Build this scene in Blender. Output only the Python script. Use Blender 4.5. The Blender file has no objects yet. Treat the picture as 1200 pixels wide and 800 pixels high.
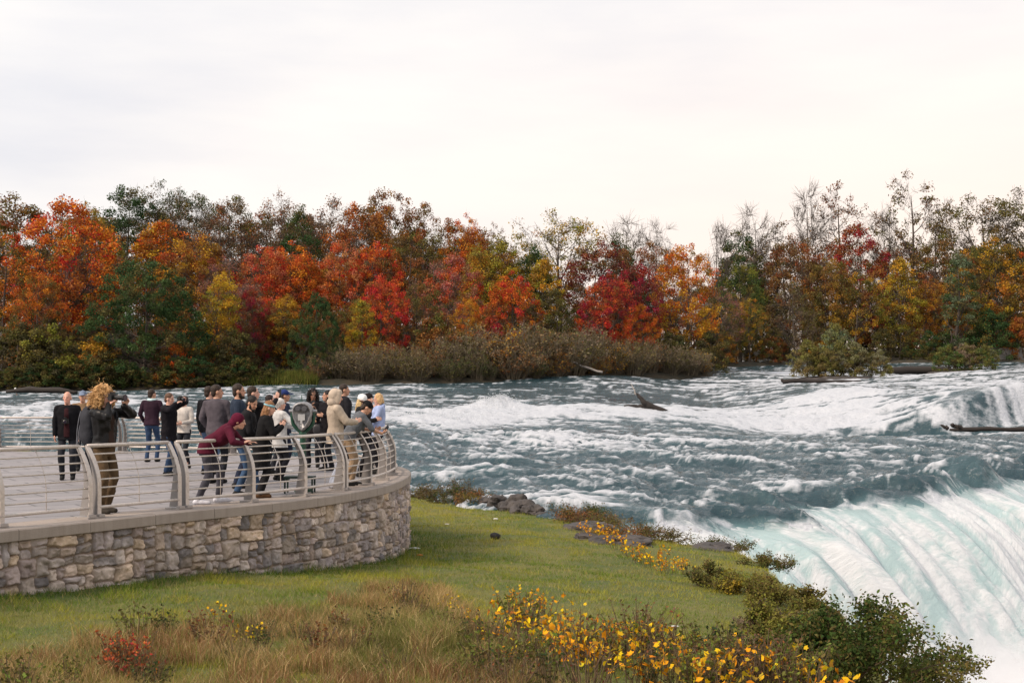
import bpy, math, random
import numpy as np
from mathutils import Vector, Matrix
rng = np.random.default_rng(7)
random.seed(7)
scene = bpy.context.scene
COL = scene.collection
F, HC, HY = 1600.0, 1.72, 458.5        # focal length in px of the photo, eye height, horizon row

def at(px, py, Y):
    return np.array([(px - 600) * Y / F, Y, HC - (py - HY) * Y / F])

# ------------------------------------------------------------------ mesh helpers
def mk_mesh(name, V, Fs, attrs=None, smooth=False, fmat=None):
    V = np.asarray(V, np.float32).reshape(-1, 3)
    if isinstance(Fs, np.ndarray): Fs = [Fs]
    Fs = [np.asarray(f, np.int32) for f in Fs if len(f)]
    me = bpy.data.meshes.new(name)
    me.vertices.add(len(V)); me.vertices.foreach_set('co', V.ravel())
    li = np.concatenate([f.ravel() for f in Fs])
    tot = np.concatenate([np.full(len(f), f.shape[1], np.int32) for f in Fs])
    st = np.concatenate([[0], np.cumsum(tot)[:-1]]).astype(np.int32)
    me.loops.add(len(li)); me.loops.foreach_set('vertex_index', li)
    me.polygons.add(len(tot)); me.polygons.foreach_set('loop_start', st)
    if fmat is not None: me.polygons.foreach_set('material_index', np.asarray(fmat, np.int32))
    me.polygons.foreach_set('use_smooth', np.full(len(tot), smooth))
    me.update(calc_edges=True)
    for k, a in (attrs or {}).items():
        a = np.asarray(a, np.float32)
        if a.ndim == 1:
            at_ = me.attributes.new(k, 'FLOAT', 'POINT'); at_.data.foreach_set('value', a)
        else:
            if a.shape[1] == 3: a = np.concatenate([a, np.ones((len(a), 1), np.float32)], 1)
            at_ = me.attributes.new(k, 'FLOAT_COLOR', 'POINT'); at_.data.foreach_set('color', a.ravel())
    return me

class Acc:
    """collects shapes that become ONE mesh"""
    def __init__(s): s.V = []; s.F = {}; s.n = 0; s.A = {}
    def add(s, V, Fs, **attrs):
        V = np.asarray(V, float).reshape(-1, 3)
        for f in (Fs if isinstance(Fs, (list, tuple)) else [Fs]):
            f = np.asarray(f, np.int64)
            if len(f): s.F.setdefault(f.shape[1], []).append(f + s.n)
        s.V.append(V); s.n += len(V)
        for k, a in attrs.items():
            a = np.asarray(a, float)
            if a.ndim == 0: a = np.full(len(V), float(a))
            elif a.ndim == 1 and len(a) == 3 and len(V) != 3: a = np.tile(a, (len(V), 1))
            s.A.setdefault(k, []).append(a)
        return s
    def mesh(s, name, smooth=False):
        V = np.concatenate(s.V); Fs = [np.concatenate(f) for f in s.F.values()]
        return mk_mesh(name, V, Fs, {k: np.concatenate(a) for k, a in s.A.items()}, smooth)

def link(name, me, mat=None, parent=None, loc=None, rz=0, **props):
    o = bpy.data.objects.new(name, me); COL.objects.link(o)
    if mat is not None and me is not None and len(me.materials) == 0: me.materials.append(mat)
    if parent is not None: o.parent = parent
    if loc is not None: o.location = [float(c) for c in loc]
    o.rotation_euler[2] = rz
    for k, v in props.items(): o[k] = v
    return o
def tag(o, label, cat, group=None, kind=None):
    o['label'] = label; o['category'] = cat
    if group: o['group'] = group
    if kind: o['kind'] = kind
    return o
def empty(name, loc, rz=0):
    o = bpy.data.objects.new(name, None); COL.objects.link(o); o.empty_display_size = .2
    o.location = [float(c) for c in loc]; o.rotation_euler[2] = rz
    return o
def copy_tree(o, parent=None):
    c = o.copy(); COL.objects.link(c)
    if parent is not None: c.parent = parent
    for ch in list(o.children): copy_tree(ch, c)
    return c

def nrm(v):
    v = np.asarray(v, float); return v / (np.linalg.norm(v, axis=-1, keepdims=True) + 1e-12)
def frames(P, up=(0, 0, 1)):
    P = np.asarray(P, float); T = np.gradient(P, axis=0); T = nrm(T)
    up = np.asarray(up, float)
    A = np.cross(T, up)
    bad = np.linalg.norm(A, axis=1) < 1e-2
    A[bad] = np.cross(T[bad], np.array([0.3, 1, 0.1]))
    A = nrm(A); B = nrm(np.cross(A, T)); return T, A, B
def tube(P, R, n=6, cap=True, up=(0, 0, 1), flat=1.0):
    P = np.asarray(P, float); R = np.broadcast_to(np.asarray(R, float), (len(P),))
    T, A, B = frames(P, up)
    th = np.arange(n) * 2 * math.pi / n
    V = P[:, None, :] + R[:, None, None] * (np.cos(th)[None, :, None] * A[:, None, :] + flat * np.sin(th)[None, :, None] * B[:, None, :])
    m = len(P); V = V.reshape(-1, 3)
    i, j = np.meshgrid(np.arange(m - 1), np.arange(n), indexing='ij')
    a = i * n + j; b = i * n + (j + 1) % n
    Q = np.stack([a, b, b + n, a + n], -1).reshape(-1, 4)
    if cap:
        V = np.concatenate([V, P[:1], P[-1:]])
        k = np.arange(n)
        c0 = np.stack([np.full(n, m * n), (k + 1) % n, k], -1)
        c1 = np.stack([np.full(n, m * n + 1), (m - 1) * n + k, (m - 1) * n + (k + 1) % n], -1)
        return V, [Q, np.concatenate([c0, c1])]
    return V, [Q]
def sweep(P, prof, A, B, closed_ends=True):
    """sweep a closed 2-D profile (k,2) along P with given frame vectors A,B (m,3)"""
    P = np.asarray(P, float); m = len(P); k = len(prof)
    V = (P[:, None] + prof[None, :, 0, None] * A[:, None] + prof[None, :, 1, None] * B[:, None]).reshape(-1, 3)
    i, j = np.meshgrid(np.arange(m - 1), np.arange(k), indexing='ij')
    a = i * k + j; b = i * k + (j + 1) % k
    Fs = [np.stack([a, b, b + k, a + k], -1).reshape(-1, 4)]
    if closed_ends: Fs.append(np.stack([np.arange(k)[::-1], (m - 1) * k + np.arange(k)]))
    return V, Fs
def box(c, s, R=None):
    v = np.array([[x, y, z] for x in (-.5, .5) for y in (-.5, .5) for z in (-.5, .5)]) * np.asarray(s, float)
    if R is not None: v = v @ np.asarray(R).T
    f = np.array([[0, 1, 3, 2], [4, 6, 7, 5], [0, 4, 5, 1], [2, 3, 7, 6], [0, 2, 6, 4], [1, 5, 7, 3]])
    return v + np.asarray(c, float), [f]
def ellipsoid(c, r, n=14, m=9, R=None):
    th = np.linspace(0, math.pi, m); ph = np.arange(n) * 2 * math.pi / n
    V = np.stack([np.outer(np.sin(th), np.cos(ph)), np.outer(np.sin(th), np.sin(ph)), np.outer(np.cos(th), np.ones(n))], -1).reshape(-1, 3)
    V = V * np.asarray(r, float)
    if R is not None: V = V @ np.asarray(R).T
    i, j = np.meshgrid(np.arange(m - 1), np.arange(n), indexing='ij')
    a = i * n + j; b = i * n + (j + 1) % n
    return V + np.asarray(c, float), [np.stack([a, a + n, b + n, b], -1).reshape(-1, 4)]
def capsule(p0, p1, r0, r1, n=10):
    p0 = np.asarray(p0, float); p1 = np.asarray(p1, float); d = p1 - p0; L = np.linalg.norm(d) + 1e-9; t = d / L
    P, R = [], []
    for a in np.linspace(-80, 0, 4): P.append(p0 + t * r0 * math.sin(math.radians(a))); R.append(r0 * math.cos(math.radians(a)))
    for a in np.linspace(0, 80, 4): P.append(p1 + t * r1 * math.sin(math.radians(a))); R.append(r1 * math.cos(math.radians(a)))
    return tube(P, R, n)
def rotmat(axis, deg):
    return np.array(Matrix.Rotation(math.radians(deg), 3, axis))

# ------------------------------------------------------------------ noise (vectorised)
def _h(ix, iy, iz, seed):
    n = (ix.astype(np.uint32) * np.uint32(374761393) + iy.astype(np.uint32) * np.uint32(668265263)
         + iz.astype(np.uint32) * np.uint32(2147483647 - 12345) + np.uint32((seed * 974711) & 0xffffffff))
    n = (n ^ (n >> np.uint32(13))) * np.uint32(1274126177)
    n = (n ^ (n >> np.uint32(16))) * np.uint32(2246822519)
    return ((n ^ (n >> np.uint32(15))) & np.uint32(0xffffff)).astype(np.float64) / 0xffffff
def vnoise(x, y, z=None, seed=0):
    x = np.asarray(x, float); y = np.asarray(y, float); z = np.zeros_like(x) if z is None else np.asarray(z, float)
    fx, fy, fz = np.floor(x), np.floor(y), np.floor(z)
    ix, iy, iz = fx.astype(np.int64), fy.astype(np.int64), fz.astype(np.int64)
    u, v, w = x - fx, y - fy, z - fz
    q = lambda t: t * t * t * (t * (t * 6 - 15) + 10)
    u, v, w = q(u), q(v), q(w)
    def lay(k):
        a = _h(ix, iy, iz + k, seed); b = _h(ix + 1, iy, iz + k, seed); c = _h(ix, iy + 1, iz + k, seed); d = _h(ix + 1, iy + 1, iz + k, seed)
        return (a * (1 - u) + b * u) * (1 - v) + (c * (1 - u) + d * u) * v
    if not np.any(z): return lay(0) * 2 - 1
    return (lay(0) * (1 - w) + lay(1) * w) * 2 - 1
def fbm(x, y, z=None, oct=4, seed=0, gain=.5, lac=2.03):
    s = 0; a = 1; t = 0; x = np.asarray(x, float); y = np.asarray(y, float)
    for o in range(oct):
        s = s + a * vnoise(x, y, z, seed + o * 17); t += a; a *= gain
        x = x * lac + 13.7; y = y * lac + 7.3; z = None if z is None else z * lac + 3.1
    return s / t
def sstep(x, a, b):
    t = np.clip((np.asarray(x, float) - a) / (b - a), 0, 1); return t * t * (3 - 2 * t)
class TPS:
    def __init__(s, P, z, lam=1e-2):
        P = np.asarray(P, float); n = len(P); s.P = P; s.sc = 30.0
        K = s.k(P / s.sc, P / s.sc) + lam * np.eye(n); Q = np.c_[np.ones(n), P / s.sc]
        A = np.block([[K, Q], [Q.T, np.zeros((3, 3))]]); s.w = np.linalg.solve(A, np.r_[np.asarray(z, float), 0, 0, 0])
    def k(s, A, B):
        r2 = ((A[:, None] - B[None]) ** 2).sum(-1); return np.where(r2 > 1e-12, .5 * r2 * np.log(np.maximum(r2, 1e-12)), 0)
    def __call__(s, x, y):
        x = np.asarray(x, float); sh = x.shape; P = np.c_[x.ravel(), np.asarray(y, float).ravel()] / s.sc; n = len(s.P)
        out = np.empty(len(P))
        for i in range(0, len(P), 40000):
            p = P[i:i + 40000]; out[i:i + 40000] = s.k(p, s.P / s.sc) @ s.w[:n] + s.w[n] + p @ s.w[n + 1:]
        return out.reshape(sh)

# ------------------------------------------------------------------ materials
class NT:
    def __init__(s, name):
        s.m = bpy.data.materials.new(name); s.m.use_nodes = True; s.t = s.m.node_tree; s.t.nodes.clear()
        s.out = s.t.nodes.new('ShaderNodeOutputMaterial')
    def n(s, typ, ins=None, **kw):
        nd = s.t.nodes.new(typ)
        for k, v in kw.items(): setattr(nd, k, v)
        for k, v in (ins or {}).items(): s.put(nd.inputs[k], v)
        return nd
    def put(s, sock, v):
        if isinstance(v, bpy.types.NodeSocket): s.t.links.new(v, sock)
        elif isinstance(v, bpy.types.Node): s.t.links.new(v.outputs[0], sock)
        else:
            if sock.type == 'RGBA' and not hasattr(v, '__len__'): v = (v, v, v)
            if hasattr(v, '__len__') and sock.type == 'RGBA' and len(v) == 3: v = tuple(v) + (1,)
            sock.default_value = v
    def mix(s, f, a, b, mode='MIX'):
        nd = s.n('ShaderNodeMix', data_type='RGBA', blend_type=mode)
        s.put(nd.inputs[0], f); s.put(nd.inputs[6], a); s.put(nd.inputs[7], b); return nd.outputs[2]
    def math(s, op, a, b=0.0, clamp=False):
        nd = s.n('ShaderNodeMath', operation=op, use_clamp=clamp); s.put(nd.inputs[0], a); s.put(nd.inputs[1], b); return nd.outputs[0]
    def attr(s, name, out='Fac', typ='GEOMETRY'):
        return s.n('ShaderNodeAttribute', attribute_name=name, attribute_type=typ).outputs[out]
    def noise(s, scale, detail=4, vec=None, rough=.55, out='Fac'):
        nd = s.n('ShaderNodeTexNoise', ins={'Scale': scale, 'Detail': detail, 'Roughness': rough})
        s.put(nd.inputs['Vector'], vec if vec is not None else s.coord())
        return nd.outputs[out]
    def coord(s, k='Object'):
        if not hasattr(s, 'tc'): s.tc = s.n('ShaderNodeTexCoord')
        return s.tc.outputs[k]
    def ramp(s, f, stops):
        nd = s.n('ShaderNodeValToRGB'); s.put(nd.inputs[0], f); e = nd.color_ramp.elements
        while len(e) < len(stops): e.new(.5)
        for k, (p, c) in zip(e, stops): k.position = p; k.color = tuple(c) + (1,) if hasattr(c, '__len__') else (c, c, c, 1)
        return nd.outputs[0]
    def bump(s, h, strength=.3, dist=.02):
        return s.n('ShaderNodeBump', ins={'Height': h, 'Strength': strength, 'Distance': dist}).outputs[0]
    def bsdf(s, col, rough=.7, normal=None, **ins):
        b = s.n('ShaderNodeBsdfPrincipled', ins={'Base Color': col, 'Roughness': rough})
        for k, v in ins.items(): s.put(b.inputs[k.replace('_', ' ')], v)
        if normal is not None: s.put(b.inputs['Normal'], normal)
        return b.outputs[0]
    def done(s, sh): s.put(s.out.inputs['Surface'], sh); return s.m
_mc = {}
def simple(name, col, rough=.6, metal=0, var=.25, scale=30, bump=.15, spec=.4):
    key = (name,)
    if key in _mc: return _mc[key]
    t = NT(name); nz = t.noise(scale, 4)
    c = t.mix(t.math('MULTIPLY', nz, var), col, tuple(x * .35 for x in col))
    m = t.done(t.bsdf(c, rough, t.bump(nz, bump, .01), Metallic=metal, Specular_IOR_Level=spec)); _mc[key] = m; return m
def cloth(col):
    key = ('cloth',) + tuple(round(c, 3) for c in col)
    if key in _mc: return _mc[key]
    t = NT('cloth'); n1 = t.noise(7, 4); n2 = t.noise(220, 2)
    c = t.mix(t.ramp(n1, [(.35, 0), (.7, 1)]), tuple(x * .8 for x in col), tuple(min(1, x * 1.2) for x in col))
    m = t.done(t.bsdf(c, .85, t.bump(t.math('ADD', n1, t.math('MULTIPLY', n2, .25)), .35, .02), Specular_IOR_Level=.10)); _mc[key] = m; return m
def vcol(name='painted', rough=.7, bscale=40, bstr=.2):
    key = ('vcol', name)
    if key in _mc: return _mc[key]
    t = NT(name); nz = t.noise(bscale, 4)
    c = t.mix(t.math('MULTIPLY', nz, .3), t.attr('col', 'Color'), (.02, .02, .02), 'MIX')
    m = t.done(t.bsdf(c, rough, t.bump(nz, bstr, .01))); _mc[key] = m; return m
def leaf_mat(name, trans=.3):
    """leaf colour from the object's own colour, a second tint, and per leaf / per clump variation"""
    t = NT(name); oi = t.n('ShaderNodeObjectInfo')
    tint = t.attr('tint', 'Color', 'OBJECT'); cl = t.attr('clump'); lf = t.attr('leaf'); hg = t.attr('hgt')
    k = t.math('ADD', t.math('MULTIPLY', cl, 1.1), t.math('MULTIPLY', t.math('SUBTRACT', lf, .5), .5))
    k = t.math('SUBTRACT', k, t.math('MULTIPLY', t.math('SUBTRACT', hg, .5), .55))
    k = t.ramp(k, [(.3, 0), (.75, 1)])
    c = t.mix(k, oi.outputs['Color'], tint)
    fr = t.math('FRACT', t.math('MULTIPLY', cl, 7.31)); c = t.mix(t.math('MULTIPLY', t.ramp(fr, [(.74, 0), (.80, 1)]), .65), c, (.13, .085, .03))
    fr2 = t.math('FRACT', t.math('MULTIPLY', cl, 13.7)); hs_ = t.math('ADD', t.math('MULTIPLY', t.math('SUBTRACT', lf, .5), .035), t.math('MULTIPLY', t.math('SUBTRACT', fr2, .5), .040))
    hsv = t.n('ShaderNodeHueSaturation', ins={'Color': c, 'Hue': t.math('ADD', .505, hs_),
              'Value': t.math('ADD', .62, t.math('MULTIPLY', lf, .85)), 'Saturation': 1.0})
    d = t.n('ShaderNodeBsdfPrincipled', ins={'Base Color': hsv.outputs[0], 'Roughness': .65, 'Specular IOR Level': .12})
    tr = t.n('ShaderNodeBsdfTranslucent', ins={'Color': hsv.outputs[0]})
    mx = t.n('ShaderNodeMixShader', ins={0: trans, 1: d.outputs[0], 2: tr.outputs[0]})
    return t.done(mx.outputs[0])
# ================================================================== RIVER
L0 = np.array([3.4, 39.8]); L1 = np.array([21.0, 56.0]); LT = nrm(L1 - L0); FD = nrm(np.array([.9, -.43]))
_M = np.linalg.inv(np.stack([LT, FD], 1))
def ud(x, y):
    dx, dy = x - L0[0], y - L0[1]; u = _M[0, 0] * dx + _M[0, 1] * dy; d = _M[1, 0] * dx + _M[1, 1] * dy
    return u, d
def lipoff(u):
    return 1.1 * vnoise(u * .22 + 3.3, u * 0, None, 5) + .5 * vnoise(u * .6, u * 0 + 4, None, 6) + 1.3 * np.exp(-((u - 6.5) / .9) ** 2) - .9 * np.exp(-((u - 10.5) / 2.2) ** 2)
def ledge_line(x): return 103.5 + .05 * (x - 40) + 1.6 * vnoise(x * .12, x * 0, None, 9) - 5 * (1 - sstep(x, 25, 40))
def ledge(x, y):
    amp = 3.0 * sstep(x, 17, 34); d = y - ledge_line(x)
    return amp * sstep(d, -2.0, 1.2)
RC = [(0, 520, 60), (100, 520, 60), (100, 490, 80), (100, 470, 110), (0, 459.5, 146), (200, 456, 148), (330, 452, 150), (300, 500, 68), (300, 478, 95),
      (440, 449.5, 152), (485, 573, 52), (480, 520, 68), (480, 480, 105), (600, 597, 43), (650, 606, 41), (700, 614, 39.3), (790, 620, 40), (600, 560, 52), (600, 520, 72),
      (600, 500, 90), (600, 478, 112), (600, 462, 135), (600, 446, 157), (760, 482, 105), (830, 441, 180), (900, 565, 54), (900, 602, 44.5), (900, 520, 75), (900, 484, 113),
      (900, 452, 160), (900, 428, 230), (1000, 425, 240), (1200, 565, 56), (1200, 540, 63), (1200, 512, 80), (1200, 498, 99), (1200, 449.5, 107), (1200, 432, 170),
      (1200, 424.5, 238), (850, 437, 200), (845, 431.5, 222), (900, 439, 195), (950, 433.5, 215), (1000, 446, 165), (1000, 435, 205), (1100, 440, 185), (1100, 431, 218), (800, 446, 165), (760, 452, 150), (880, 446, 172), (1060, 490, 100), (1060, 462, 122), (1050, 580, 50), (1400, 560, 70), (1400, 500, 99), (1400, 445, 112), (1400, 425, 240), (-150, 520, 60), (-150, 460, 146), (-150, 490, 85)]
_rp = np.array([at(*c) for c in RC]); _x, _y = _rp[:, 0], _rp[:, 1]
_rt = TPS(_rp[:, :2], _rp[:, 2] - ledge(_x, _y), .004)
def river_base(x, y): return _rt(x, y) + ledge(x, y)
FOAM = [  # px, py, Y, half width px, half depth m, amount
    (560, 492, 97, 120, 9, .50), (580, 482, 106, 30, 3, .6), (500, 503, 88, 60, 5, .45), (720, 486, 104, 140, 6, .36), (870, 482, 110, 120, 9, .3), (980, 487, 103, 110, 5, .5), (890, 455, 150, 170, 22, .2),
    (1000, 470, 120, 90, 10, .3), (1010, 440, 185, 150, 25, .3), (950, 478, 112, 120, 12, .2), (1000, 462, 124, 60, 8, .3), (640, 515, 76, 110, 7, .25), (800, 515, 77, 150, 5, .2), (100, 492, 80, 90, 8, .3), (30, 478, 97, 60, 7, .3), (150, 475, 100, 70, 8, .2), (330, 490, 82, 90, 8, .12),
    (850, 550, 60, 120, 3, .1), (700, 585, 48, 60, 2, .1), (790, 622, 39.5, 40, 2.2, .35), (1190, 505, 96, 120, 3, .3), (1120, 440, 150, 120, 20, .18), (640, 600, 43, 40, 1.5, .25)]
def foam_bias(x, y):
    b = np.zeros_like(x)
    for px, py, Y, sx, sy, a in FOAM:
        c = at(px, py, Y); b = b + a * np.exp(-(((x - c[0]) / (sx * Y / F)) ** 2 + ((y - c[1]) / sy) ** 2))
    return b
def water(x, y, fine=True):
    """height, foam, aeration of the moving water at world positions"""
    u, d0 = ud(x, y); d = d0 - lipoff(u)
    amp = .24 - .0011 * np.clip(y - 40, 0, 130)
    bias = foam_bias(x, y)
    # flow aligned coordinates
    a = x * FD[0] + y * FD[1]; c = -x * FD[1] + y * FD[0]
    wx = 1.5 * fbm(x * .16, y * .16, None, 3, 21); wy = 1.5 * fbm(x * .16 + 9, y * .16, None, 3, 22)
    big = fbm((a + wx) * .16, (c + wy) * .30, None, 3, 31)
    mid = fbm((a + wx) * .55, (c + wy) * .85, None, 4, 32)
    rid = 1 - np.abs(fbm((a + wx) * .30, (c + wy) * .75, None, 5, 33, .60)) * 3.0
    rid2 = 1 - np.abs(fbm((a + wx) * .8 + 31, (c + wy) * 1.7, None, 4, 35, .60)) * 3.2
    sm = fbm((a + wx) * 1.9, (c + wy) * 2.9, None, 3, 34)
    fw = sstep(y, 70, 105)                                      # farther up the river long low waves lie across the stream
    x2 = x + 1.6 * wx; y2 = y + .6 * wy
    big = big * (1 - fw) + fw * fbm(x2 * .07, y2 * .22, None, 3, 131); mid = mid * (1 - fw) + fw * fbm(x2 * .16, y2 * .62, None, 4, 132)
    rid = rid * (1 - fw) + fw * (1 - np.abs(fbm(x2 * .20, y2 * .62, None, 5, 133, .62)) * 3.0); rid2 = rid2 * (1 - fw) + fw * (1 - np.abs(fbm(x2 * .45 + 31, y2 * 1.1, None, 4, 135, .6)) * 3.2)
    sm = sm * (1 - .3 * fw)
    near_lip = sstep(d, -7, -1.0)
    calm = 1 - .15 * near_lip
    far = sstep(y, 60, 120)
    h = amp * (1.4 * big + 1.5 * mid * calm + .40 * rid * calm + .22 * rid2 * calm + .45 * sm * calm)
    h = h + bias * (.25 + .6 * np.abs(mid) + .25 * sm) * .9
    c0 = at(580, 489, 106); h = h + .85 * np.exp(-(((x - c0[0]) / 2.3) ** 2 + ((y - c0[1]) / 1.6) ** 2)) * (1 + .5 * mid)
    # rounded swells that pile up just before the brink
    h = h + near_lip * (.55 * vnoise(u * .55, d * .10, None, 77) + .25 * vnoise(u * 1.5 + 4, d * .2, None, 78)) * sstep(d, 4, -1)
    f = .50 * rid + .34 * rid2 + .38 * mid + .34 * big + .30 * sm + bias * 1.6 - .30 + .05 * sstep(y, 60, 40)
    f = f - .38 * np.exp(-((d + 1.1) / 1.3) ** 2) * (y < 75)
    foam = sstep(f, .12, .72)
    aer = sstep(f, -.4, .6) * .10 + .10 * sstep(big + mid, .2, .8)
    # the ledge at the right
    dl = y - ledge_line(x); am = sstep(x, 30, 34.5)
    face = am * sstep(dl, -3.5, -1.0) * sstep(dl, 3.2, 1.2)
    st = fbm(x * 1.1, dl * .05, None, 4, 41); foam = np.maximum(foam * (1 - .5 * face), face * sstep(st, -.45, .25)); h = h * (1 - .75 * face) + face * .25 * st
    # over the brink
    dd = np.clip(d + .9, 0, None)
    drop = .10 * dd + .165 * dd ** 2
    fall = sstep(d + .55 * fbm(u * 1.6, d * .5, None, 4, 59), -.55, .25)
    uu = u + .12 * d * vnoise(u * .5, d * .12, None, 58)
    s1 = fbm(uu * .75, d * .06, None, 3, 51); s2 = fbm(uu * 1.7, d * .34, None, 4, 52); s3 = fbm(uu * 3.4, d * 1.5 + 3, None, 4, 53); s4 = fbm(x * 2.2, y * 2.2, drop * 1.6, 4, 54)
    burst = fbm(uu * .5, d * .22 - 4, None, 3, 55)
    hf = 1.25 * np.abs(s1) + .34 * s2 + .07 * s3 + .16 * s4 * sstep(d, 1, 5)
    ff = .70 + 1.0 * s1 + .70 * s2 + .6 * s3 + .8 * s4 + .45 * burst + .09 * (d - 2.5)
    ff = sstep(ff, .0, 1.15)
    boil = sstep(d + 1.6 * burst, 5.2, 8.4); b1 = fbm(x * .55, y * .55, drop * .5, 5, 56, .55); ff = np.maximum(ff, boil)
    h = h * (1 - .85 * fall) + hf * fall * sstep(d, 0, 3) * 1.2 + boil * (1.1 * np.abs(b1) * 2 + .5 * burst)
    foam = foam * (1 - fall) + fall * (.12 + .88 * ff)
    aer = np.maximum(aer, sstep(d, -.7, .8)) * 1.0
    return h, np.clip(foam, 0, 1), np.clip(aer, 0, 1), drop, d

def water_mat(name, bscale, fall=False):
    t = NT(name); co = t.coord()
    mp = t.n('ShaderNodeMapping', ins={'Vector': co, 'Rotation': (0, 0, math.radians(25.5)), 'Scale': (.55, 1.0, 1.0)}).outputs[0]
    n1 = t.noise(2.4, 6, mp, .62); n2 = t.noise(7, 5, mp, .6); foam = t.attr('foam'); aer = t.attr('aer')
    fm = t.math('ADD', foam, t.math('MULTIPLY', t.math('SUBTRACT', n1, .5), 1.15))
    fm = t.math('ADD', fm, t.math('MULTIPLY', t.math('SUBTRACT', n2, .5), .5))
    fm = t.ramp(fm, [(.12, 0), (.48, .5), (.85, 1)])
    if fall:
        cv = t.n('ShaderNodeCombineXYZ', ins={0: t.attr('su'), 1: t.attr('sd'), 2: 0.0}).outputs[0]
        m1 = t.n('ShaderNodeMapping', ins={'Vector': cv, 'Scale': (1.7, .75, 1)}).outputs[0]; m2 = t.n('ShaderNodeMapping', ins={'Vector': cv, 'Scale': (5, 5.5, 1)}).outputs[0]
        n1 = t.noise(1.0, 6, m1, .65); n2 = t.noise(1.0, 6, m2, .7)
        fm = t.math('ADD', foam, t.math('MULTIPLY', t.math('SUBTRACT', n1, .5), 1.7)); fm = t.math('ADD', fm, t.math('MULTIPLY', t.math('SUBTRACT', n2, .5), 1.5))
        fm = t.ramp(fm, [(.15, 0), (.5, .5), (.95, 1)])
    deep = t.mix(aer, (.015, .040, .052), (.33, .44, .455) if fall else (.15, .27, .29))
    bp = t.bump(t.math('ADD', n2, t.math('MULTIPLY', n1, 1.2)), .5, bscale)
    w = t.bsdf(deep, .11, bp, IOR=1.33, Specular_IOR_Level=.5)
    fo = t.bsdf(t.mix(n2, (.38, .42, .45), (.68, .70, .72)) if fall else t.mix(n2, (.33, .365, .41), (.57, .59, .63)), .75, bp, Specular_IOR_Level=.2)
    mx = t.n('ShaderNodeMixShader', ins={0: fm, 1: w, 2: fo})
    return t.done(mx.outputs[0])
M_water = water_mat('river_water', .25); M_fall = water_mat('falling_water', .09, True)

def grid_faces(m, n, keep=None):
    i, j = np.meshgrid(np.arange(m - 1), np.arange(n - 1), indexing='ij'); a = i * n + j
    q = np.stack([a, a + 1, a + n + 1, a + n], -1).reshape(-1, 4)
    return q if keep is None else q[keep.reshape(-1)[q].all(1)]
def build_river():
    ys = [35.5]
    while ys[-1] < 262: ys.append(ys[-1] * (1 + (.0042 if ys[-1] < 125 else .0075)))
    ys = np.array(ys); pxs = np.concatenate([np.arange(-420, -30, 14), np.arange(-30, 1240, 2.6), np.arange(1240, 1660, 9)])
    PX, Y = np.meshgrid(pxs, ys); X = (PX - 600) * Y / F
    h, foam, aer, drop, d = water(X, Y)
    Z = river_base(X, Y) + h - np.clip(drop, 0, 30)
    far = sstep(Y, 140, 200); Z = Z - 0 * far
    keep = (d < .35)
    Z = Z - .7 * np.clip(-edge_dist(X, Y) - .5, 0, 3) * (Y < 66)
    me = mk_mesh('river', np.stack([X, Y, Z], -1), grid_faces(len(ys), len(pxs), keep), {'foam': foam.ravel(), 'aer': aer.ravel()}, True)
    o = link('river', me, M_water); o['kind'] = 'structure'
def build_falls():
    us = np.arange(-2.5, 44, .055); us = us[us < 40]; ds = np.concatenate([np.arange(-.5, 7, .06), np.arange(7, 13.5, .12)])
    U, D = np.meshgrid(us, ds); Dl = D + lipoff(U)
    P = L0 + U[..., None] * LT + Dl[..., None] * FD; X, Y = P[..., 0], P[..., 1]
    h, foam, aer, drop, d = water(X, Y)
    B = L0 + U[..., None] * LT + np.minimum(Dl, lipoff(U) + .8)[..., None] * FD
    zb = river_base(B[..., 0], B[..., 1])
    Z = zb + h - drop - .03 * sstep(D, 0.2, -.3)
    # heaps of falling water also push outward
    me = mk_mesh('waterfall', np.stack([X, Y, Z], -1), grid_faces(len(ds), len(us)), {'foam': foam.ravel(), 'aer': aer.ravel(), 'su': U.ravel(), 'sd': (D + .165 * np.clip(D, 0, 99) ** 2).ravel()}, True)
    o = link('waterfall', me, M_fall); tag(o, 'wide white and pale green waterfall pouring over the brink at the right', 'waterfall')
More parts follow.
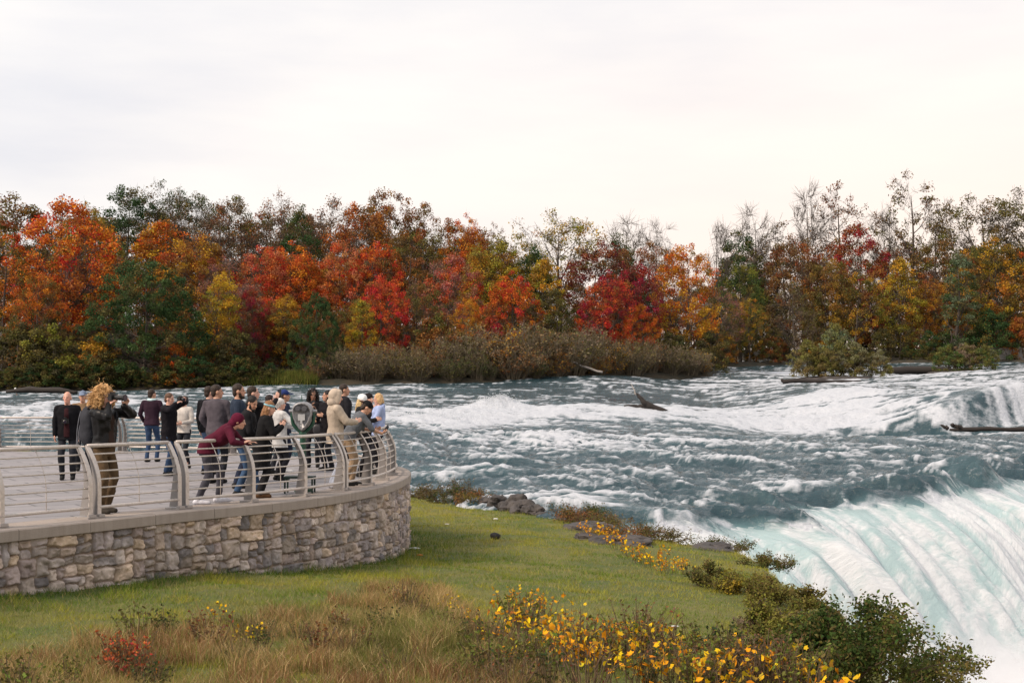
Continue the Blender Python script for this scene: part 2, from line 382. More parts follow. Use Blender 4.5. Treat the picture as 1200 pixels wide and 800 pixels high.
def build_spray():
    """droplets thrown up where the water breaks: hundreds of thousands of small flakes"""
    t = NT('spray'); c = t.mix(t.attr('leaf'), (.56, .59, .62), (.70, .72, .73))
    d = t.n('ShaderNodeBsdfDiffuse', ins={'Color': c}); tr = t.n('ShaderNodeBsdfTranslucent', ins={'Color': c})
    mat = t.done(t.n('ShaderNodeMixShader', ins={0: .5, 1: d.outputs[0], 2: tr.outputs[0]}).outputs[0])
    A = []; S = []
    N = 160000
    u = rng.uniform(-3, 34, N); d = rng.uniform(3.0, 13, N)
    P = L0 + u[:, None] * LT + d[:, None] * FD
    zb = _rt(P[:, 0], P[:, 1]) * 0 - 2.2 - (.10 * d + .165 * d ** 2)
    # billows: keep where a cloud noise is high, thicker farther down
    hgt = rng.exponential(1.0, N) * (.12 + .75 * sstep(d, 4.0, 8)) * (1 + 1.2 * fbm(u * .35, d * .4, None, 3, 91)) 
    z = zb + hgt
    cl = fbm(P[:, 0] * .45, P[:, 1] * .45, z * .45, 4, 92)
    k = (cl > .18) & (rng.random(N) < sstep(d, 3.0, 6.0))
    A.append(np.c_[P, z][k]); S.append(rng.uniform(.008, .028, k.sum()))
    # fine spray over the river where it breaks
    for px, py, Y, sx, sy, n in ((580, 486, 106, 22, 1.2, 3500), (520, 497, 95, 50, 2, 1500)):
        c0 = at(px, py, Y); q = np.c_[rng.normal(c0[0], sx * Y / F * .6, n), rng.normal(c0[1], sy, n)]
        hh, fo, _, _, _ = water(q[:, 0], q[:, 1]); z = river_base(q[:, 0], q[:, 1]) + hh + rng.exponential(.13, n) * rng.random(n)
        A.append(np.c_[q, z]); S.append(rng.uniform(.015, .045, n) if Y > 60 else rng.uniform(.008, .02, n))
    P = np.concatenate(A); S = np.concatenate(S); n = len(P)
    a = nrm(rng.normal(size=(n, 3))); b = nrm(np.cross(a, rng.normal(size=(n, 3))))
    V = np.stack([P + a * S[:, None], P + b * S[:, None], P - a * S[:, None] * .9, P - b * S[:, None]], 1).reshape(-1, 3)
    me = mk_mesh('spray', V, np.arange(n * 4).reshape(-1, 4), {'leaf': np.repeat(rng.random(n), 4)})
    o = link('spray', me, mat); tag(o, 'white spray thrown up by the falling water', 'spray', kind='stuff')

def build_mist():
    """the cloud of fine mist standing over the foot of the falls"""
    o_ = np.array([20.0, 34.0, -9.0]); V, Fs = box((0, 0, 0), (34, 30, 12.4)); R = rotmat('Z', 43); V = V @ R.T
    t = NT('mist'); co = t.coord(); sp = t.n('ShaderNodeSeparateXYZ', ins={0: co})
    z = t.n('ShaderNodeMapRange', ins={0: sp.outputs[2], 1: 4.9, 2: -1.2, 3: 0.0, 4: 1.0}, interpolation_type='SMOOTHSTEP').outputs[0]
    n = t.noise(.42, 5, co, .6); k = t.math('ADD', t.math('MULTIPLY', z, 1.25), t.math('MULTIPLY', t.math('SUBTRACT', n, .5), 1.5)); k = t.n('ShaderNodeMapRange', ins={0: k, 1: .28, 2: .95, 3: 0.0, 4: 1.15}).outputs[0]
    v = t.n('ShaderNodeVolumePrincipled', ins={'Color': (.97, .98, 1.0), 'Density': t.math('MULTIPLY', k, z), 'Anisotropy': .1}); t.put(t.out.inputs['Volume'], v.outputs[0])
    o = link('mist', mk_mesh('mist', V, Fs), t.m, None, o_); tag(o, 'white mist rising from the foot of the waterfall at the lower right', 'mist', kind='stuff')

def build_gorge():
    xs = np.linspace(4, 90, 40); ys = np.linspace(-30, 75, 40); X, Y = np.meshgrid(xs, ys); Z = -21 + .5 * fbm(X * .2, Y * .2, None, 4, 301)
    o = link('lower_river', mk_mesh('lower_river', np.stack([X, Y, Z], -1), grid_faces(40, 40), {'foam': np.full(X.size, .6), 'aer': np.full(X.size, .8)}, True), M_water); o['kind'] = 'structure'

# ================================================================== FAR ISLAND
SH = [(-420, 461, 145), (-100, 461, 145), (0, 460, 145), (100, 458, 146), (200, 457, 146), (300, 453, 149), (400, 450.5, 150), (500, 449.5, 152), (600, 446.5, 157), (700, 443.5, 167), (790, 442, 176), (834, 441, 181),
      (838, 433, 200), (845, 429, 224), (900, 428, 230), (1000, 425.5, 238), (1100, 425, 240), (1200, 425, 240), (1660, 425, 240)]
_shp = np.array([s[0] for s in SH], float); _shY = np.array([s[2] for s in SH], float); _shy = np.array([s[1] for s in SH], float)
def shore(px):
    Y = np.interp(px, _shp, _shY); py = np.interp(px, _shp, _shy); return Y, HC - (py - HY) * Y / F
def rise(d, px):
    k = np.interp(px, [0, 500, 700, 850, 1200], [1, 1, .7, .45, .45])
    return .55 * sstep(d, -.5, 1.5) + k * (.05 * np.clip(d, 0, None) + 5.5 * sstep(d, 15, 60))
def island_base(px, d):
    Y, z = shore(px); return np.array([(px - 600) * (Y + d) / F, Y + d, z + rise(d, px)])
def build_island():
    pxs = np.arange(-420, 1661, 6.0); ds = np.array([-3, -1, -.3, .3, .8, 1.5, 3, 6, 10, 16, 24, 34, 46, 60, 80, 110, 150, 220, 320.])
    PX, D = np.meshgrid(pxs, ds); Y0, z0 = shore(PX); Y = Y0 + D; X = (PX - 600) * Y / F
    Z = z0 + rise(D, PX) + .25 * fbm(X * .3, Y * .3, None, 3, 61) * sstep(D, 0, 3) - 1.6 * sstep(D, -.2, -2)
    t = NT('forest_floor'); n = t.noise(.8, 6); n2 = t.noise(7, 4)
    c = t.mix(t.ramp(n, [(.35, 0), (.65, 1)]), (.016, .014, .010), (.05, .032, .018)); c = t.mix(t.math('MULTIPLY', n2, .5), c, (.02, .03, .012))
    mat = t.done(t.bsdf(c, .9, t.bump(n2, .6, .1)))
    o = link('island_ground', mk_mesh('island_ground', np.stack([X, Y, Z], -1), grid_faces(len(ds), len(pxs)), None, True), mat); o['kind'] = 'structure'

# ================================================================== NEAR GROUND
EDGE_PX = [(380, 560, 62), (470, 572, 54), (530, 580, 48), (600, 597.5, 43), (650, 606, 40.8), (700, 618, 37.6), (760, 630, 35.3), (800, 637, 34.6), (850, 643, 33.5), (888, 655, 30.5), (920, 680, 27), (955, 700, 24.3), (990, 722, 22), (1012, 762, 19), (1005, 800, 16.5), (985, 860, 13.5), (960, 1000, 9.5)]
EDGE = np.array([at(*e)[:2] for e in EDGE_PX])
EDGE = np.concatenate([[[-30, 64]], EDGE, [[3, 5.0], [4.5, 0], [6, -8]]])
def edge_dist(x, y):
    """signed distance to the bank edge, positive beyond it (river side)"""
    x = np.asarray(x, float); y = np.asarray(y, float); best = np.full(x.shape, 1e9); sg = np.zeros(x.shape)
    for a, b in zip(EDGE[:-1], EDGE[1:]):
        e = b - a; L2 = (e ** 2).sum(); t = np.clip(((x - a[0]) * e[0] + (y - a[1]) * e[1]) / L2, 0, 1)
        dx, dy = x - a[0] - t * e[0], y - a[1] - t * e[1]; dd = dx * dx + dy * dy
        s = -(e[0] * (y - a[1]) - e[1] * (x - a[0])); s = -s
        m = dd < best; best = np.where(m, dd, best); sg = np.where(m, s, sg)
    return np.sqrt(best) * np.sign(sg)
GC = [(0, 690, 17.8), (0, 800, 12), (240, 668, 21), (400, 658, 24.4), (470, 642, 29), (300, 800, 12.4), (600, 800, 13), (980, 800, 15), (700, 740, 17), (600, 700, 20), (850, 720, 20.5), (870, 760, 18), (880, 700, 22.2),
      (800, 660, 28.5), (860, 650, 31), (700, 640, 29.5), (600, 612, 37), (500, 592, 45), (540, 600, 42), (470, 572, 54), (600, 598, 43), (700, 618, 37.6), (800, 638, 34.5), (920, 682, 27), (990, 724, 22), (1012, 764, 19), (1005, 804, 16.5), (450, 690, 19.5), (150, 735, 15), (420, 740, 15.5)]
_gp = np.array([at(*g) for g in GC]); _ge = np.array([[0, 0, .1], [-5, 2, .1], [-12, 8, -.5], [5, 0, -.6], [0, 6, -.35], [-16, 16, -.9], [-14, 40, -1.4], [-14, 58, -1.4], [-6, 8.5, -.6], [3, 9.5, -.95], [-8, 30, -1.4]])
_gt = TPS(np.concatenate([_gp[:, :2], _ge[:, :2]]), np.concatenate([_gp[:, 2], _ge[:, 2]]), .003)
def ground(x, y, rough=True):
    x = np.asarray(x, float); y = np.asarray(y, float)
    z = _gt(x, y)
    e = edge_dist(x, y) + .35 * fbm(x * .6, y * .6, None, 3, 71)
    cl = np.clip(e, 0, None); z = z - np.minimum(1.5 * cl + .55 * cl ** 2, 26) * (1 + .25 * fbm(x * 1.1, y * 1.1, None, 4, 72))
    if rough: z = z + .09 * fbm(x * .6, y * .6, None, 4, 73, .6) + .012 * fbm(x * 4, y * 4, None, 2, 74)
    return z
def hit(px, py, y0=9.0, y1=60.0):
    ys = np.arange(y0, y1, .05); X = (px - 600) * ys / F; Z = HC - (py - HY) * ys / F
    k = np.nonzero(ground(X, ys) >= Z)[0]; i = k[0] if len(k) else int(np.argmin(np.where(edge_dist(X, ys) < .2, Z - ground(X, ys), 99)))
    return np.array([X[i], ys[i], float(ground(X[i:i + 1], ys[i:i + 1])[0])])
def lawn_noise(x, y): return fbm(x * .45, y * .45, None, 4, 81)
def build_ground():
    xs = np.arange(-24, 16.01, .16); ys = np.arange(-6, 66, .16); X, Y = np.meshgrid(xs, ys)
    Z = ground(X, Y); e = edge_dist(X, Y)
    t = NT('turf'); n = t.noise(.55, 5); n2 = t.noise(9, 5); n3 = t.noise(60, 3)
    c = t.mix(t.ramp(n, [(.38, 0), (.62, 1)]), (.085, .115, .018), (.18, .17, .03)); c = t.mix(t.ramp(n2, [(.45, 0), (.7, .7)]), c, (.14, .12, .05)); c = t.mix(t.math('MULTIPLY', n3, .6), c, (.025, .04, .01))
    rk = t.mix(n2, (.05, .042, .036), (.15, .13, .115)); c = t.mix(t.ramp(t.math('ADD', t.attr('edge'), t.math('MULTIPLY', t.math('SUBTRACT', n2, .5), .8)), [(.35, 0), (.6, 1)]), c, rk)
    mat = t.done(t.bsdf(c, .9, t.bump(t.math('ADD', n3, n2), .6, .04)))
    me = mk_mesh('lawn', np.stack([X, Y, Z], -1), grid_faces(len(ys), len(xs)), {'edge': sstep(e.ravel(), -.05, .8)}, True)
    o = link('lawn', me, mat); o['kind'] = 'structure'

# ================================================================== TERRACE
def spline(P, n):
    P = np.asarray(P, float); P = np.concatenate([[2 * P[0] - P[1]], P, [2 * P[-1] - P[-2]]]); out = []
    for i in range(1, len(P) - 2):
        t = np.linspace(0, 1, n, endpoint=False)[:, None]; a, b, c, d = P[i - 1:i + 3]
        out.append(.5 * (2 * b + (c - a) * t + (2 * a - 5 * b + 4 * c - d) * t ** 2 + (3 * b - a - 3 * c + d) * t ** 3))
    return np.concatenate(out + [P[-2:-1]])
def onfloor(px, py): return np.array([(px - 600) / (py - HY) * HC, F * HC / (py - HY)])
POSTS_PX = [(-118, 632), (1.4, 618.5), (109, 607.5), (216, 596.3), (299, 589), (359, 582), (406, 574.6), (436, 568.6), (453, 562.8), (463, 556.5)]
PP = np.array([onfloor(*p) for p in POSTS_PX])
# smooth the measured positions along the path
PP[1:-1] = .12 * PP[:-2] + .76 * PP[1:-1] + .12 * PP[2:]
_c = PP[-1] + np.array([-11.0, 0]); _arc = np.array([_c + 11.0 * np.array([math.cos(a), math.sin(a)]) for a in np.radians(np.arange(8, 91, 8.2))])
_first = PP[0] + (PP[0] - PP[1]) * 2.5
PATH = spline(np.concatenate([[_first], PP, _arc]), 24)
_back = np.stack([np.linspace(_arc[-1, 0] - .3, -34, 60), np.full(60, _arc[-1, 1])], 1)
PATH = np.concatenate([PATH, _back])
_S = np.concatenate([[0], np.cumsum(np.linalg.norm(np.diff(PATH, axis=0), axis=1))])
def path(s):
    x = np.interp(s, _S, PATH[:, 0]); y = np.interp(s, _S, PATH[:, 1]); e = .15
    tx = np.interp(s + e, _S, PATH[:, 0]) - np.interp(s - e, _S, PATH[:, 0]); ty = np.interp(s + e, _S, PATH[:, 1]) - np.interp(s - e, _S, PATH[:, 1])
    t = nrm(np.stack([np.atleast_1d(tx), np.atleast_1d(ty)], -1)); out = np.stack([t[:, 1], -t[:, 0]], -1)      # outward normal
    return np.stack([np.atleast_1d(x), np.atleast_1d(y)], -1), t, out
def sof(p): i = np.argmin(((PATH - p) ** 2).sum(1)); return _S[i]
SP = np.array([sof(p) for p in PP])
S_BACK = sof(_back[0])

def build_terrace():
    s = np.arange(0, _S[-1], .25); p, t, o = path(s); p = p + o * .12
    V = np.concatenate([np.c_[p, np.zeros(len(p))], [[-34, 12, 0]]])
    t_ = NT('paving'); mp = t_.n('ShaderNodeMapping', ins={'Vector': t_.coord(), 'Rotation': (0, 0, math.radians(-33))}).outputs[0]
    br = t_.n('ShaderNodeTexBrick', ins={'Vector': mp, 'Color1': (.20, .19, .20), 'Color2': (.29, .27, .28), 'Mortar': (.055, .05, .052), 'Scale': 1.0, 'Mortar Size': .022, 'Brick Width': 1.15, 'Row Height': .62, 'Bias': .0})
    n = t_.noise(3, 5); n2 = t_.noise(40, 3)
    c = t_.mix(t_.ramp(n, [(.4, 0), (.75, .5)]), br.outputs[0], (.19, .175, .175)); c = t_.mix(t_.math('MULTIPLY', n2, .25), c, (.1, .1, .1))
    mat = t_.done(t_.bsdf(c, .6, t_.bump(t_.math('SUBTRACT', n2, br.outputs[1]), .25, .01), Specular_IOR_Level=.45))
    me = bpy.data.meshes.new('terrace'); me.from_pydata([tuple(v) for v in V], [], [list(range(len(V)))])
    ob = link('terrace_paving', me, mat); ob['kind'] = 'structure'

def rects(x0, x1, z0, z1, out):
    w, h = x1 - x0, z1 - z0
    mw, mh = random.uniform(.13, .36), random.uniform(.10, .27)
    if w > mw * 1.5 and (w / mw > h / mh or h <= mh * 1.5):
        k = random.uniform(.36, .64) if w < 2 else .5; rects(x0, x0 + w * k, z0, z1, out); rects(x0 + w * k, x1, z0, z1, out)
    elif h > mh * 1.5:
        k = random.uniform(.36, .64); rects(x0, x1, z0, z0 + h * k, out); rects(x0, x1, z0 + h * k, z1, out)
    else: out.append((x0, x1, z0, z1))
def build_wall():
    root = empty('stone_wall', np.append(path(SP[3])[0][0], -.9))
    tag(root, 'curved retaining wall of rough grey stones carrying the viewing terrace', 'wall')
    r0 = np.array(root.location)
    s0, s1, z0, z1 = SP[0] - 2.0, SP[-1] + 7, -2.3, -.145
    s = np.arange(s0, s1, .0115); z = np.arange(-1.95, z1 + .001, .0115); Sg, Zg = np.meshgrid(s, z); n = Sg.size
    # coursed rubble: stripes of varying height split into stones
    rc = []; zz = z0
    x = s0
    while x < s1 + 2:                                   # blocks about 1.3 m wide so that courses do not run through
        w = random.uniform(.9, 1.6); rects(x, x + w, z0 - .05, z1 + .02, rc); x += w
    u = Sg.ravel() + .035 * fbm(Sg.ravel() * 4, Zg.ravel() * 4, None, 3, 101) + .012 * fbm(Sg.ravel() * 14, Zg.ravel() * 14, None, 2, 102)
    v = Zg.ravel() + .035 * fbm(Sg.ravel() * 4 + 50, Zg.ravel() * 4, None, 3, 103) + .012 * fbm(Sg.ravel() * 14, Zg.ravel() * 14 + 20, None, 2, 104)
    hgt = np.zeros(n); col = np.zeros((n, 3)); order = np.argsort(u); us = u[order]
    pal = np.array([[.30, .275, .265], [.37, .33, .30], [.22, .21, .215], [.41, .35, .31], [.30, .26, .255], [.165, .16, .17], [.38, .35, .335], [.43, .36, .29], [.27, .25, .26]])
    mort = np.array([.27, .205, .15])
    col[:] = mort
    for x0, x1, a0, a1 in rc:
        i0, i1 = np.searchsorted(us, [x0, x1]); idx = order[i0:i1]; idx = idx[(v[idx] >= a0) & (v[idx] < a1)]
        if not len(idx): continue
        U, W = u[idx], v[idx]; cut = random.uniform(-.012, .012)
        e = np.minimum(np.minimum(U - x0, x1 - U), np.minimum(W - a0, a1 - W))
        cs = [(U - x0) + (W - a0), (x1 - U) + (W - a0), (U - x0) + (a1 - W), (x1 - U) + (a1 - W)]
        for c in cs: e = np.minimum(e, c * .7 - random.uniform(-.02, .035))
        k = np.clip((e - .007) / (.015 + cut), 0, 1) ** .7; tx, tz = random.uniform(-.15, .15), random.uniform(-.15, .15)
        base = random.uniform(.025, .06)
        facet = np.abs(fbm(U * random.uniform(3, 6) + x0 * 9, W * random.uniform(3, 6) + a0 * 7, None, 4, 105, .55))
        hgt[idx] = k * (base + tx * (U - (x0 + x1) / 2) + tz * (W - (a0 + a1) / 2) + .075 * facet + .02 * fbm(U * 16, W * 16, None, 3, 109))
        c = pal[random.randrange(len(pal))] * np.array([1.28, 1.19, 1.12]) * random.uniform(.72, 1.28)
        kk = sstep(e, .002, .012)[:, None]; mott = (1 + .55 * fbm(U * 6 + a0, W * 6, None, 4, 106))[:, None]
        stain = sstep(fbm(U * 3, W * 3 + 9, None, 3, 107), .15, .5)[:, None] * .35
        cc = c * mott; cc = cc * (1 - stain) + np.array([.42, .32, .22]) * stain
        col[idx] = col[idx] * (1 - kk) + cc * kk
    hgt += .006 * fbm(Sg.ravel() * 30, Zg.ravel() * 30, None, 3, 108)
    p, t, o = path(s); off = (.20 + hgt.reshape(Sg.shape))
    P = p[None] + o[None] * off[..., None]
    V = np.concatenate([P, Zg[..., None]], -1)
    me = mk_mesh('stonework', V.reshape(-1, 3) - r0, grid_faces(len(z), len(s)), {'col': col}, True)
    link('stonework', me, vcol('rubble_stone', .85, 45, .5), root)
    # coping slabs with thin joints, one mesh
    A = Acc(); ends = np.arange(s0, s1, 1.17)
    for a, b in zip(ends[:-1], ends[1:]):
        ss = np.linspace(a + .004, b - .004, 8); p, t, o = path(ss); m = len(ss); j = random.uniform(-.003, .003)
        prof = np.array([[-.42, .004], [-.42, -.135], [.285, -.15], [.30, -.14], [.30, -.012 + j], [.285, .004 + j]])
        B = np.tile([0, 0, 1.0], (m, 1)); V, Fs = sweep(np.c_[p, np.zeros(m)], prof, np.c_[o, np.zeros(m)], B)
        A.add(V - r0, [f[:, ::-1] for f in Fs], leaf=random.random())
    t = NT('coping_concrete'); n = t.noise(6, 5); n2 = t.noise(70, 3); co = t.n('ShaderNodeMapping', ins={'Vector': t.coord(), 'Scale': (9, 9, .6)}).outputs[0]; n3 = t.noise(1.2, 4, co)
    c = t.mix(n, (.27, .23, .20), (.38, .325, .28)); c = t.mix(t.math('MULTIPLY', t.ramp(n3, [(.45, 0), (.75, 1)]), .55), c, (.22, .17, .14)); c = t.mix(t.math('MULTIPLY', n2, .3), c, (.15, .13, .12))
    c = t.mix(t.math('MULTIPLY', t.attr('leaf'), .25), c, (.24, .21, .2))
    link('coping', A.mesh('coping'), t.done(t.bsdf(c, .8, t.bump(n2, .4, .01))), root)

t = NT('rail_paint'); _n = t.noise(25, 4)
M_rail = t.done(t.bsdf(t.mix(t.ramp(_n, [(.4, 0), (.75, 1)]), (.52, .47, .43), (.40, .355, .33)), .38, t.bump(_n, .05, .005), Metallic=.25))
M_web_shaded = simple('rail_web_shaded', (.25, .235, .23), .5, .2, .2, 20, .05)  # rail paint with the shading of the web put into a darker grey
M_base = simple('rail_base_plate', (.36, .33, .31), .5, .3)
HR = .94
def post_curve(n=14):
    z = np.linspace(0, 1, n); x = -.235 * np.clip((z - .42) / .58, 0, 1) ** 1.9      # inward lean
    return x, .04 + z * HR
_px, _pz = post_curve()
def lean(zf): return np.interp(.04 + zf * HR, _pz, _px)
RAILS = [(.995, .027), (.875, .0125), (.76, .0125), (.635, .0125), (.515, .0125), (.395, .0125), (.26, .0125), (.115, .022)]
def build_railing(name, label, posts, s_lo, s_hi):
    """posts: list of (s, double). Bays run between neighbouring posts."""
    root = empty(name, np.append(path(posts[len(posts) // 2][0])[0][0], 0)); tag(root, label, 'railing'); r0 = np.array(root.location)
    def P3(s, off, z):
        p, t, o = path(np.atleast_1d(s)); q = p + o * np.atleast_1d(off)[:, None]; return np.c_[q, np.broadcast_to(z, len(q))]
    stops = []
    for s, dbl in posts:
        for ds in ((-.075, .075) if dbl else (0,)):
            sp = s + ds; p, t, o = path(sp); T = np.append(t[0], 0); O = np.append(o[0], 0); base = np.append(p[0], 0)
            A = Acc(); Wb = Acc()
            C = base + _px[:, None] * O + _pz[:, None] * np.array([0, 0, 1.0]); dx = np.gradient(_px); dz = np.gradient(_pz); tn = nrm(np.stack([dx, dz], 1))
            N = tn[:, 1:2] * O - tn[:, 0:1] * np.array([0, 0, 1.0])         # outward normal of the curve
            # web: a tapered plate, wide at the foot
            wid = np.interp(np.linspace(0, 1, len(_pz)), [0, .5, 1], [.20, .115, .045])
            Vw = []
            for i in range(len(C)):
                for a, b in ((0, -.006), (0, .006), (-wid[i], .006), (-wid[i], -.006)): Vw.append(C[i] + a * N[i] + b * T)
            m = len(C); i, j = np.meshgrid(np.arange(m - 1), np.arange(4), indexing='ij'); a = i * 4 + j; b = i * 4 + (j + 1) % 4
            Wb.add(np.array(Vw) - r0, [np.stack([a, b, b + 4, a + 4], -1).reshape(-1, 4), np.array([[0, 1, 2, 3], [(m - 1) * 4 + k for k in (3, 2, 1, 0)]])])
            prof = np.array([[-.033, 0.0005], [.033, 0.0005], [.033, .014], [-.033, .014]])
            V, Fs = sweep(C, prof, np.tile(T, (m, 1)), N); A.add(V - r0, Fs)
            po = link('post', A.mesh('post'), M_rail, root)
            Rz = np.stack([T, O, np.array([0, 0, 1.0])], 1); bb = Acc()
            bb.add(*box(base - .085 * O + np.array([0, 0, .012]), (.15, .27, .03), Rz)); bb.add(*box(base + .028 * O + np.array([0, 0, .04]), (.10, .075, .035), Rz))
            bb.V = [v - r0 for v in bb.V]
            link('base_plate', bb.mesh('base_plate'), M_base, po); link('web', Wb.mesh('web'), M_web_shaded, po)
            stops.append((sp, ds))
    cuts = []
    for (a, da), (b, db) in zip(stops[:-1], stops[1:]):
        if da < 0 and db > 0: continue                                       # the gap inside a double post
        cuts.append((a, b))
    if s_lo < stops[0][0]: cuts.insert(0, (s_lo, stops[0][0]))
    if s_hi > stops[-1][0]: cuts.append((stops[-1][0], s_hi))
    for a, b in cuts:
        ss = np.linspace(a + .004, b - .004, 7)
        for k, (zf, r) in enumerate(RAILS):
            off = np.full(7, lean(zf) - (.004 if k else -.004)); V, Fs = tube(P3(ss, off - (r if 0 < k < 7 else 0), .04 + zf * HR), r, 8 if r > .015 else 6)
            link('top_rail' if k == 0 else 'bottom_rail' if k == 7 else 'bar', mk_mesh('rail', V - r0, Fs, None, True), M_rail, root)
        if b - a > .7:
            sm = (a + b) / 2; zf = np.linspace(.115, .99, 9); q = np.concatenate([P3(sm, lean(f) - .02, .04 + f * HR) for f in zf])
            V, Fs = tube(q, .0065, 5); link('tie_rod', mk_mesh('tie_rod', V - r0, Fs, None, True), M_rail, root)
def build_railings():
    dbl = [0, 0, 1, 1, 0, 0, 1, 0, 0, 0]
    posts = [(s, d) for s, d in zip(SP, dbl)]
    build_railing('railing', 'curved pale metal railing along the front edge of the stone terrace', posts, SP[0] - 1, SP[-1] + .02)
    q = onfloor(20.5, 526.5); sb = sof(q); L = 1.85
    bp = [(s, 1 if abs((sb - s) / L - round((sb - s) / L)) < .01 else 0) for s in sb + L * np.arange(2, -12, -1)[::-1]] if False else []
    n1 = int((sb - SP[-1] - 1.2) / L); bp = [(sb + k * L, k % 2 == 0) for k in range(-n1, 4)]
    build_railing('railing', 'farther metal railing along the river side of the terrace, behind the people', bp, SP[-1] + .06, bp[-1][0] + 1)
# ================================================================== TREES
M_bark = simple('bark', (.085, .068, .056), .9, 0, .6, 3, .6)
M_twig = simple('twig_bark', (.145, .118, .078), .9, 0, .4, 3, .3)
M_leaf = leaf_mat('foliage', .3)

def leaves(C, n_per, rad, size, r, flat=.75, H=20.0, seed_attr=None):
    """leaf shaped quads spread round the cluster centres"""
    m = len(C); n = np.broadcast_to(n_per, (m,)).astype(int); idx = np.repeat(np.arange(m), n); N = len(idx)
    dirs = nrm(r.normal(size=(N, 3))); rr = r.random(N) ** .45
    P = C[idx] + dirs * (rr * np.broadcast_to(rad, (m,))[idx])[:, None] * np.array([1, 1, flat])
    s = size * r.uniform(.6, 1.35, N)
    nn = nrm(dirs * .5 + r.normal(size=(N, 3)) * .7 + np.array([0, 0, .5])); a = nrm(np.cross(nn, r.normal(size=(N, 3)))); b = np.cross(nn, a)
    a *= s[:, None]; b *= (s * r.uniform(.5, .8, N))[:, None]; c = nn * (s * r.uniform(-.25, .25, N))[:, None]
    V = np.stack([P - a, P - b * .9 + c, P + a, P + b + c], 1).reshape(-1, 3)
    cl = r.random(m); lf = r.random(N)
    return V, np.arange(N * 4).reshape(-1, 4), {'clump': np.repeat(cl[idx], 4), 'leaf': np.repeat(lf, 4), 'hgt': np.clip(V[:, 2] / H, 0, 1)}

